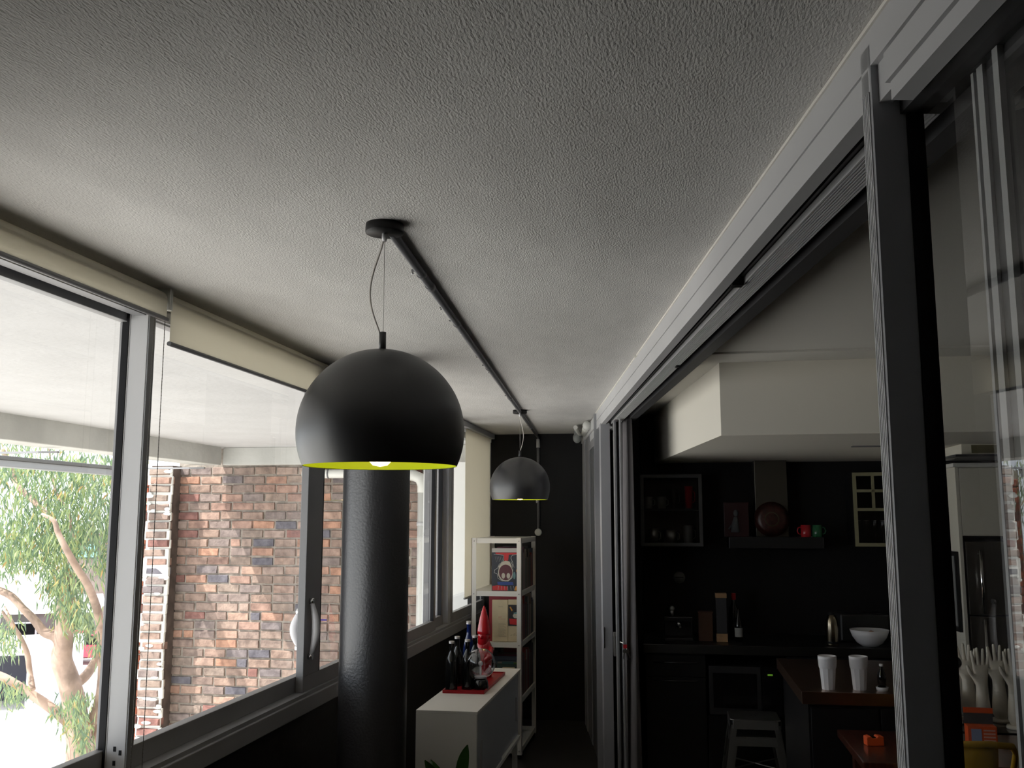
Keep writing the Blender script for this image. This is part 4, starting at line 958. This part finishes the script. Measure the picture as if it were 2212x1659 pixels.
# stools: stamped steel, two stacked
def stool(z, label):
    t = thing('metal_stool', label, 'stool', (.445, 5.92, z), 0, 'stacked steel stools by the island'); sw = .14; m = mat('stool_steel', (.30, .30, .29), .30, metal=.9)
    H = .445
    b = MB(); b.prism([(sw * x, sw * y) for x, y in ((-1, -.85), (-.85, -1), (.85, -1), (1, -.85), (1, .85), (.85, 1), (-.85, 1), (-1, .85))], H - .006, H)
    b.prism_axis([(-sw, H - .006), (-sw + .003, H - .006), (-sw - .004, H - .05), (-sw - .008, H - .05)], -sw * .9, sw * .9, 'x'); 
    for sx in (-1, 1): b.box(min(sx * sw, sx * (sw + .003)), max(sx * sw, sx * (sw + .003)), -sw * .9, sw * .9, H - .05, H - .004)
    b.box(-sw * .9, sw * .9, sw, sw + .003, H - .05, H - .004); b.build('seat', m, t, bevel=.002)
    for sx in (-1, 1):
        for sy in (-1, 1):
            b = MB(); x0, y0 = sx * (sw - .004), sy * (sw - .004); x1, y1 = sx * (sw + .055), sy * (sw + .055)
            w = .030; vs = []
            for (x, y, zz, ww) in ((x0, y0, H - .03, w * 1.2), (x1, y1, 0.0, w * .8)):
                vs += [(x, y, zz), (x - sx * ww, y, zz), (x - sx * ww, y - sy * .003, zz), (x - sx * .003, y - sy * .003, zz), (x - sx * .003, y - sy * ww, zz), (x, y - sy * ww, zz)]
            fs = [(0, 1, 2, 3, 4, 5), (11, 10, 9, 8, 7, 6)] + [(i, 6 + i, 6 + (i + 1) % 6, (i + 1) % 6) for i in range(6)]
            b.add(vs, fs); b.build('leg', m, t)
    b = MB(); zz = .18; e = sw + .055 * (1 - zz / (H - .03)) - .01
    b.tube([(-e, -e, zz), (e, e, zz)], .004, 8); b.tube([(-e, e, zz), (e, -e, zz)], .004, 8); b.build('cross_brace', m, t)
    b = MB(); b.lathe([(.012, H + .0), (.014, H + .0008), (.017, H + .0)], seg=18); b.build('hole_rim', M_chrome, t)
    return t
stool(0, 'lower of two stacked steel stools by the bench')
stool(.092, 'upper of two stacked steel stools by the bench')

# dining table
t = thing('dining_table', 'dark red wooden dining table', 'table', (.70, 3.98, 0))
b = MB(); b.box(0, 1.2, 0, .58, .718, .75); b.build('tabletop', M_wood, t, bevel=.004)
for (x, y) in ((.05, .05), (1.09, .05), (.05, .47), (1.09, .47)): b = MB(); b.box(x, x + .06, y, y + .06, 0, .66); b.build('leg', M_wood, t, bevel=.003)
b = MB(); b.box(.06, 1.14, .07, .09, .64, .717); b.box(.06, 1.14, .49, .51, .64, .717); b.box(.06, .08, .09, .49, .64, .717); b.box(1.12, 1.14, .09, .49, .64, .717); b.build('apron', M_wood, t)
t = thing('orange_case', 'small bright orange block with a notch on the dining table', 'case', (.80, 4.28, .75), .15)
b = MB(); b.prism_axis([(-.035, 0), (.035, 0), (.035, .036), (.012, .038), (.006, .030), (-.012, .030), (-.018, .038), (-.035, .034)], -.022, .022, 'y'); b.build('block', M_orange, t, bevel=.003); b = MB(); b.box(-.010, .004, -.018, .018, .0305, .033); b.build('button', M_black, t)
t = thing('orange_box', 'orange and grey carton with printed panel on the dining table', 'box', (1.23, 4.33, .75), -.05)
b = MB(); b.box(-.055, .055, -.03, .03, 0, .082); b.build('carton', M_orange, t, bevel=.001); b = MB(); b.box(-.055, .055, .026, .03, .082, .142); b.build('back_panel', mat('carton_grey', (.06, .065, .07), .5), t); b = MB(); b.box(-.056, .056, .024, .032, .125, .146); b.build('orange_band', M_orange, t)
b = MB(); b.box(-.043, -.004, -.0315, -.030, .008, .072); b.build('printed_panel', mat('panel_blue', (.30, .36, .55), .6), t)
b = MB()
for i in range(5): b.box(.004, .048, -.0312, -.030, .012 + i * .013, .018 + i * .013)
b.build('printed_lines', mat('panel_pink', (.75, .45, .38), .6), t)
# yellow metal chair seen from behind
t = thing('yellow_chair', 'yellow sheet-metal chair seen from behind at the dining table', 'chair', (1.03, 4.0, 0), 0.12); t.scale = (1, 1, 1.10)
b = MB(); b.box(-.18, .18, -.16, .18, .440, .446); b.box(-.18, .18, -.162, -.158, .41, .444); b.box(-.182, -.178, -.16, .18, .41, .444); b.box(.178, .182, -.16, .18, .41, .444); b.build('seat', M_yellow, t, bevel=.002)
pts = [(-.185, .06, .44), (-.205, .0, .60), (-.20, -.08, .735), (-.15, -.165, .775), (-.06, -.20, .788), (.06, -.20, .788), (.15, -.165, .775), (.20, -.08, .735), (.205, .0, .60), (.185, .06, .44)]
b = MB(); b.tube(pts, .011, 10); b.build('back_frame', M_yellow, t)
b = MB(); vs = []; fs = []
for j in range(7):
    v = j / 6
    for i in range(7):
        u = i / 6 - .5; w_ = .19 + .0 * v
        vs.append((u * w_, -.162 - .040 * v + .10 * u * u, .446 + .34 * v))
for j in range(6):
    for i in range(6): q = j * 7 + i; fs.append((q, q + 1, q + 8, q + 7))
b.add(vs, fs, True); o = b.build('backrest', M_yellow, t); s = o.modifiers.new('thick', 'SOLIDIFY'); s.thickness = .002
for (x, y) in ((-.17, -.15), (.17, -.15), (-.17, .17), (.17, .17)):
    b = MB(); b.tube([(x, y, .44), (x * 1.25, y * 1.25, 0)], [.018, .012], 8); b.build('leg', M_yellow, t)
# black sideboard with porcelain hands
t = thing('black_sideboard', 'black sideboard under the porcelain hands', 'cabinet', (1.235, 4.60, 0))
b = MB(); b.box(0, 1.1, 0, .45, .71, .75); b.build('top_panel', M_blackgloss, t, bevel=.002); b = MB(); b.box(.01, 1.09, .02, .44, .08, .709); b.build('carcass', M_joinery, t)
b = MB(); b.box(.015, .54, .005, .019, .09, .70); b.build('door', M_joinery, t, bevel=.002); b = MB(); b.box(.55, 1.085, .005, .019, .09, .70); b.build('door', M_joinery, t, bevel=.002); b = MB(); b.box(.03, 1.07, .04, .42, 0, .08); b.build('plinth', M_black, t)

def hand_mesh():
    # porcelain glove mould: forearm, palm and five fingers as one skinned surface
    me = bpy.data.meshes.new('hand_form')
    V = []; E = []; R = []
    def v(p, r, par=None):
        V.append(p); R.append(r)
        if par is not None: E.append((par, len(V) - 1))
        return len(V) - 1
    a = v((0, 0, .0), (.040, .040)); a1 = v((0, 0, .06), (.038, .036), a); a2 = v((0, 0, .13), (.030, .026), a1); wv = v((0, 0, .175), (.026, .018), a2)
    p1 = v((0, 0, .205), (.034, .015), wv); p2 = v((0, 0, .235), (.036, .013), p1)
    for (x, l, ax) in ((-.030, .058, -.16), (-.010, .070, -.05), (.010, .066, .05), (.029, .052, .17)):
        b0 = v((x * .9, 0, .250), (.0095, .009), p2); d = Vector((math.sin(ax), -.05, math.cos(ax)))
        b1 = v(tuple(Vector((x, 0, .258)) + d * l * .45), (.0085, .008), b0); v(tuple(Vector((x, 0, .258)) + d * l), (.0065, .006), b1)
    t0 = v((-.034, -.004, .205), (.012, .011), p1); t1 = v((-.054, -.012, .228), (.010, .009), t0); v((-.066, -.018, .256), (.007, .0065), t1)
    me.from_pydata(V, E, []); me.update()
    o = bpy.data.objects.new('hand_form', me); COL.objects.link(o)
    m1 = o.modifiers.new('skin', 'SKIN'); m1.use_smooth_shade = True; me.skin_vertices
    if not me.skin_vertices: 
        pass
    for i, sv in enumerate(me.skin_vertices[0].data if me.skin_vertices else []):
        sv.radius = R[i]; sv.use_root = (i == 0)
    m2 = o.modifiers.new('sub', 'SUBSURF'); m2.levels = 1; m2.render_levels = 2
    me.materials.append(M_hand)
    return o, R
hroot, HR = hand_mesh()
import bmesh as _bm
def ensure_skin(o, R):
    me = o.data
    if len(me.skin_vertices) == 0:
        bm_ = _bm.new(); bm_.from_mesh(me); lay = bm_.verts.layers.skin.verify()
        for i, v_ in enumerate(bm_.verts): v_[lay].radius = R[i]; v_[lay].use_root = (i == 0)
        bm_.to_mesh(me); bm_.free()
ensure_skin(hroot, HR)
dg = bpy.context.evaluated_depsgraph_get(); dg.update()
hm = bpy.data.meshes.new_from_object(hroot.evaluated_get(dg)); hm.name = 'hand_form'
hm.polygons.foreach_set('use_smooth', [True] * len(hm.polygons))
zmin = min(v_.co.z for v_ in hm.vertices)
for v_ in hm.vertices: v_.co.z -= zmin
if not hm.materials: hm.materials.append(M_hand)
bpy.data.objects.remove(hroot)
for (x, y, rz, s, lab) in ((1.335, 4.845, -.35, 1.0, 'rear left porcelain hand mould on the black sideboard'), (1.352, 4.70, .1, 1.0, 'front left porcelain hand mould, nearest the orange carton'),
                           (1.468, 4.845, -.2, 1.0, 'rear right porcelain hand mould on the black sideboard'), (1.487, 4.70, .1, 1.0, 'front right porcelain hand mould beside the door frame reflection')):
    t = thing('hand_mould', lab, 'hand mould', (x, y, .75), rz, 'porcelain hand moulds on the black sideboard')
    t.scale = (1.0, 1.0, 1.05)
    o = bpy.data.objects.new('hand_form', hm); COL.objects.link(o); o.parent = t; o.location = (0, 0, .008)
    b = MB(); b.lathe([(.0001, 0), (.042, 0), (.043, .006), (.040, .014), (.0001, .014)], seg=24); b.build('base', M_hand, t)
# partly hidden glass ornament left of the hands
t = thing('glass_ornament', 'small chrome and glass ornament left of the hand moulds', 'ornament', (1.262, 4.76, .75)); b = MB(); b.lathe([(.0001, 0), (.022, 0), (.018, .01), (.006, .03), (.005, .16), (.012, .17), (.016, .21), (.008, .235), (.0001, .24)], seg=18); b.build('stem', M_chrome, t); b = MB(); b.ball((0, 0, .27), .028, 16, 10); b.build('glass_ball', M_blackgloss, t)
# pantry and fridge
t = thing('tall_cupboard', 'cream tall cupboard surrounding the fridge', 'cupboard', (1.545, 5.60, 0))
b = MB(); b.box(0, .018, 0, .65, 0, 1.95); b.build('side_panel', M_cream, t, bevel=.001); b = MB(); b.box(.018, .80, .02, .65, 1.575, 1.95); b.build('carcass', M_cream, t)
b = MB(); b.box(.80, .818, 0, .65, 0, 1.95); b.build('side_panel', M_cream, t)
b = MB(); b.box(.02, .798, 0, .018, 1.58, 1.945); b.build('door', M_cream, t, bevel=.003); b = MB(); b.box(-.012, .83, -.012, .66, 1.95, 1.972); b.build('cornice', M_white, t, bevel=.004)
t = thing('fridge', 'stainless steel fridge with long bar handles', 'fridge', (1.575, 5.62, 0))
b = MB(); b.box(0, .76, .05, .62, .03, 1.55); b.build('case', M_aludark, t)
fs_ = mat('fridge_steel', (.24, .22, .20), .30, metal=.9, bump=.0002, bscale=120)
for (z0, z1) in ((1.155, 1.545), (.05, 1.145)):
    b = MB(); b.box(.004, .756, 0, .045, z0, z1); d = b.build('door', fs_, t, bevel=.004); zz0, zz1 = (1.165, 1.50) if z0 > 1 else (.55, 1.135)
    b = MB(); b.tube([(.07, -.035, zz0), (.07, -.035, zz1)], .009, 12); b.tube([(.07, 0, zz0 + .02), (.07, -.035, zz0 + .02)], .006, 8); b.tube([(.07, 0, zz1 - .02), (.07, -.035, zz1 - .02)], .006, 8); b.build('handle', M_chrome, d)
b = MB(); b.box(0, .76, .02, .62, 0, .03); b.build('plinth', M_black, t)
t = thing('picture_frame', 'black framed picture on the side of the cream cupboard', 'picture', (1.545, 5.63, 1.06)); b = MB()
b.box(-.018, -.001, 0, .025, 0, .43); b.box(-.018, -.001, .355, .38, 0, .43); b.box(-.018, -.001, .025, .355, 0, .025); b.box(-.018, -.001, .025, .355, .405, .43); b.build('frame', M_black, t); b = MB(); b.box(-.008, -.002, .025, .355, .025, .405); b.build('picture', mat('pic_grey', (.25, .25, .24), .6), t)
t = thing('ceiling_cassette', 'cream ceiling unit with flat grille under the bulkhead', 'vent', (1.50, 5.30, 2.055)); b = MB(); b.box(0, .42, 0, .32, -.055, 0); b.build('case', M_cream, t, bevel=.003); b = MB(); b.box(-.04, .46, -.04, .36, -.068, -.056); b.build('grille_plate', M_aludark, t, bevel=.002); b = MB(); b.box(.05, .40, -.002, 0, -.048, -.006); b.build('side_panel', mat('cassette_brown', (.14, .12, .05), .5), t)

# ------------------------------------------------------------------ outside: ground, buildings, tree
GZ = -5.0
b = MB(); b.add([(-140, -60, GZ), (60, -60, GZ), (60, 160, GZ), (-140, 160, GZ)], [(0, 1, 2, 3)])
struct(b.build('ground_paving', mat('pale_paving', (.62, .60, .57), .9, var=.06, vscale=.6, spec=.1)), 'bright sunlit pale paving below the building', 'ground')
# our own building below the windows
b = MB(); b.box(-1.70, 5.6, -3.0, 9.3, GZ, -0.2); struct(b.build('wall_below', M_cream), 'outer wall of the storeys below', 'wall')
b = MB(); b.box(-4.62, 5.6, -3.0, 9.5, 2.62, 2.9); struct(b.build('roof', M_beam), 'concrete slab over the sunroom', 'roof')

t = thing('garage', 'low garage with dark opening across the paving', 'building', (0, 0, 0))
def gp(px, py): return atZ(px, py, GZ)
g0 = gp(-60, 1540); g1 = gp(52, 1535); dv = (g1 - g0); dv.z = 0; dl = dv.length; ang = math.atan2(dv.y, dv.x)
t.location = g0; t.rotation_euler = (0, 0, ang)
gw = mat('garage_render', (.50, .50, .55), .8)
b = MB(); b.box(dl, dl + 1.0, 0, 5, 0, 1.9); b.build('wall', gw, t)
b = MB(); b.box(-6, dl + 1.05, -.1, 5, 1.9, 2.05); b.build('roof', mat('garage_roof', (.8, .8, .8), .8), t)
b = MB(); b.box(-6, dl, 2.2, 2.3, 0, 1.9); b.build('door', mat('garage_dark', (.06, .06, .085), .6), t)
b = MB(); b.box(-6, -5.5, 0, 5, 0, 1.9); b.build('wall', gw, t)
t = thing('far_shed', 'small distant grey shed partly hidden by the tree trunk', 'building', gp(45, 1428), .5)
b = MB(); b.box(-1, 3, 0, 4, 0, 2.2); b.build('wall', mat('house_dark', (.13, .125, .12), .8, var=.3, vscale=.7), t); b = MB(); b.prism_axis([(-.4, 2.2), (4.4, 2.2), (2, 2.9)], -1.3, 3.3, 'x'); b.build('roof', mat('house_roof', (.75, .75, .78), .7), t)
for (x0, z0) in ((-.5, .8), (1.4, .8)): b = MB(); b.box(x0, x0 + 1.1, -.05, .02, z0, z0 + 1.0); w = b.build('window', M_alulight, t); b = MB(); b.box(x0 + .08, x0 + 1.02, -.07, -.05, z0 + .08, z0 + .92); b.build('pane', M_blackgloss, w)
t = thing('far_house', 'distant house with green glass seen between the leaves', 'building', gp(215, 1330), .35)
b = MB(); b.box(-2.5, 2.5, 0, 6, 0, 5.6); b.build('wall', mat('house_brown', (.22, .17, .15), .8, var=.3, vscale=.5), t); b = MB(); b.box(-2.8, 2.8, -.4, 6, 5.6, 5.85); b.build('roof', mat('house_roof2', (.25, .24, .22), .7), t)
for x0 in (-2.2, .2): b = MB(); b.box(x0, x0 + 1.9, -.06, .02, 3.9, 5.0); w = b.build('window', M_aludark, t); b = MB(); b.box(x0 + .08, x0 + 1.82, -.09, -.06, 4.0, 4.9); b.build('pane', mat('green_glass', (.25, .5, .45), .1), w)
t = thing('parked_car', 'small red car parked far behind the tree trunk', 'car', gp(182, 1432), .2)
b = MB(); b.prism_axis([(-2, .35), (2, .35), (2.05, .75), (1.2, .9), (.7, 1.4), (-1.1, 1.42), (-1.7, .95), (-2.05, .9)], -.8, .8, 'y'); b.build('body', mat('car_red', (.55, .06, .10), .3), t, bevel=.05)
b = MB(); b.prism_axis([(-1.5, .95), (1.05, .92), (.65, 1.33), (-1.05, 1.35)], -.815, .815, 'y'); b.build('side_window', M_blackgloss, t)
for x in (-1.25, 1.25):
    for y in (-.8, .62): b = MB(); b.tube([(x, y, .33), (x, y + .18, .33)], .33, 18); b.build('wheel', M_black, t)

# gum tree
TD = 10.5
t = thing('gum_tree', 'large gum tree with pale smooth trunk and drooping leaves outside the window', 'tree', tuple(gp(0, 0)) if False else (0, 0, 0))
root = at(172, 1659, TD); base = Vector((root.x + .1, root.y, GZ)); t.location = base
bark = mat('gum_bark', (.42, .30, .24), .8, bump=.01, bscale=9, var=.30, vscale=5)
def P(px, py, dd=0): return at(px, py, TD + dd) - base
def limb(pts, rs, name='branch'):
    # smooth through the points
    sp = []; sr = []
    n = len(pts)
    for i in range(n - 1):
        p0_ = pts[max(i - 1, 0)]; p1_ = pts[i]; p2_ = pts[i + 1]; p3_ = pts[min(i + 2, n - 1)]
        for k_ in range(5):
            u = k_ / 5
            q = 0.5 * ((2 * p1_) + (p2_ - p0_) * u + (2 * p0_ - 5 * p1_ + 4 * p2_ - p3_) * u * u + (-p0_ + 3 * p1_ - 3 * p2_ + p3_) * u ** 3)
            sp.append(q); sr.append(rs[i] + (rs[i + 1] - rs[i]) * u)
    sp.append(pts[-1]); sr.append(rs[-1])
    b = MB(); b.tube(sp, sr, 12); return b.build(name, bark, t)
limb([Vector((0, 0, 0)), P(175, 1800), P(172, 1659), P(170, 1600), P(160, 1520), P(148, 1470), P(133, 1425), P(137, 1390), P(140, 1340), P(143, 1290), P(150, 1240)], [.30, .19, .15, .135, .12, .115, .11, .10, .095, .085, .07], 'trunk')
limb([P(137, 1400), P(122, 1375), P(95, 1365), P(75, 1340), P(50, 1315), P(20, 1285), P(-30, 1265)], [.08, .065, .05, .045, .04, .04, .035])
limb([P(152, 1480), P(165, 1475, .2), P(185, 1460, .3), P(205, 1430, .4), P(222, 1395, .4), P(235, 1340, .5)], [.07, .06, .055, .05, .045, .035])
limb([P(200, 1560, .1), P(218, 1500, .1), P(222, 1420, .2), P(215, 1340, -.3), P(195, 1275, -.7), P(165, 1225, -.9), P(145, 1190, -1.0), P(125, 1150, -1.0), P(116, 1125, -1.0), P(90, 1110, -1.0)], [.06, .055, .05, .045, .04, .037, .033, .028, .022, .012])
limb([P(120, 1128, -.3), P(70, 1080, -.2), P(40, 1050, -.1), P(22, 1010, 0), P(5, 970, 0)], [.02, .03, .032, .03, .025])
limb([P(172, 1659), P(205, 1600, .2), P(235, 1540, .3), P(262, 1480, .4), P(290, 1380, .5)], [.12, .10, .08, .06, .05])
limb([P(165, 1585), P(135, 1550), P(100, 1522), P(60, 1495), P(30, 1475), P(0, 1460), P(-40, 1450)], [.05, .055, .055, .05, .045, .045, .04])
limb([P(70, 1490, -.1), P(64, 1450), P(58, 1410), P(40, 1370), P(20, 1345), P(5, 1320)], [.035, .03, .03, .025, .02, .015])
limb([P(58, 1410), P(45, 1385, .1), P(30, 1350, .1), P(10, 1310, .2)], [.02, .02, .015, .01])
limb([P(185, 1190, -.2), P(155, 1150, -.2), P(150, 1110, -.2), P(120, 1060, -.1), P(110, 1000), P(100, 930)], [.015, .014, .012, .012, .01, .008])
# leaves: thin drooping blades, one uncountable mass
cl = []
def clump(px, py, rx, ry, n, dd=0, spread=.5): cl.append((px, py, rx, ry, n, dd, spread))
clump(60, 1010, 130, 45, 1500); clump(190, 1020, 90, 50, 1300); clump(120, 1080, 140, 55, 1900); clump(50, 1150, 90, 55, 1500); clump(150, 1150, 90, 50, 1400)
clump(110, 1200, 80, 40, 1000); clump(25, 1200, 50, 45, 700); clump(215, 1130, 50, 60, 700); clump(225, 1210, 30, 45, 350)
clump(135, 1255, 45, 45, 1100); clump(155, 1310, 40, 45, 900); clump(190, 1345, 35, 40, 420); clump(215, 1395, 20, 25, 140)
clump(15, 1370, 30, 45, 420); clump(25, 1490, 35, 35, 330); clump(165, 1510, 30, 22, 450); clump(170, 1555, 35, 35, 750); clump(178, 1600, 22, 22, 300); clump(125, 1530, 16, 16, 120)
clump(250, 1050, 60, 80, 500, .4); clump(60, 930, 160, 40, 1500, .3); clump(-80, 1100, 80, 120, 1200)
vs = []; fs = []; tn = []
for (px, py, rx, ry, n, dd, spread) in cl:
    n = int(n * .62); a_ = RNG.normal(0, .5, (n, 3))
    for i in range(n):
        u, v_, w_ = a_[i]
        c = at(px + u * rx, py + v_ * ry, TD + dd + w_ * .9) - base
        L = RNG.uniform(.07, .14); wd = RNG.uniform(.006, .011)
        d = Vector((RNG.normal(0, .32), RNG.normal(0, .32), -1)).normalized()
        s_ = d.cross(Vector((RNG.normal(), RNG.normal(), RNG.normal() * .3))).normalized()
        q = len(vs)
        m1 = c + d * L * .35; m2 = c + d * L * .7 + s_ * .01
        vs += [tuple(c), tuple(m1 - s_ * wd), tuple(m1 + s_ * wd), tuple(m2 - s_ * wd * .7), tuple(m2 + s_ * wd * .7), tuple(c + d * L + s_ * .02)]
        fs += [(q, q + 1, q + 2), (q + 1, q + 3, q + 4, q + 2), (q + 3, q + 5, q + 4)]; tt = RNG.random(); tn += [tt, tt, tt]
lm = bpy.data.materials.new('gum_leaf'); lm.use_nodes = True; nt = lm.node_tree; pb = nt.nodes['Principled BSDF']
at_ = nt.nodes.new('ShaderNodeAttribute'); at_.attribute_name = 'tone'; rp = nt.nodes.new('ShaderNodeValToRGB')
rp.color_ramp.elements[0].color = (.12, .18, .12, 1); rp.color_ramp.elements[1].color = (.45, .48, .18, 1); e = rp.color_ramp.elements.new(.5); e.color = (.22, .31, .17, 1); e = rp.color_ramp.elements.new(.93); e.color = (.40, .46, .20, 1); rp.color_ramp.elements[-1].color = (.5, .30, .12, 1)
nt.links.new(at_.outputs['Fac'], rp.inputs['Fac']); nt.links.new(rp.outputs['Color'], pb.inputs['Base Color']); pb.inputs['Roughness'].default_value = .45
tr = nt.nodes.new('ShaderNodeBsdfTranslucent'); nt.links.new(rp.outputs['Color'], tr.inputs['Color']); mx = nt.nodes.new('ShaderNodeMixShader'); mx.inputs['Fac'].default_value = .5
nt.links.new(pb.outputs[0], mx.inputs[1]); nt.links.new(tr.outputs[0], mx.inputs[2]); nt.links.new(mx.outputs[0], nt.nodes['Material Output'].inputs['Surface'])
me = bpy.data.meshes.new('foliage'); me.from_pydata(vs, [], fs); me.materials.append(lm); me.update()
a = me.attributes.new('tone', 'FLOAT', 'FACE'); a.data.foreach_set('value', [float(x) for x in tn])
o = bpy.data.objects.new('foliage', me); COL.objects.link(o); o.parent = t; o['kind'] = 'stuff'
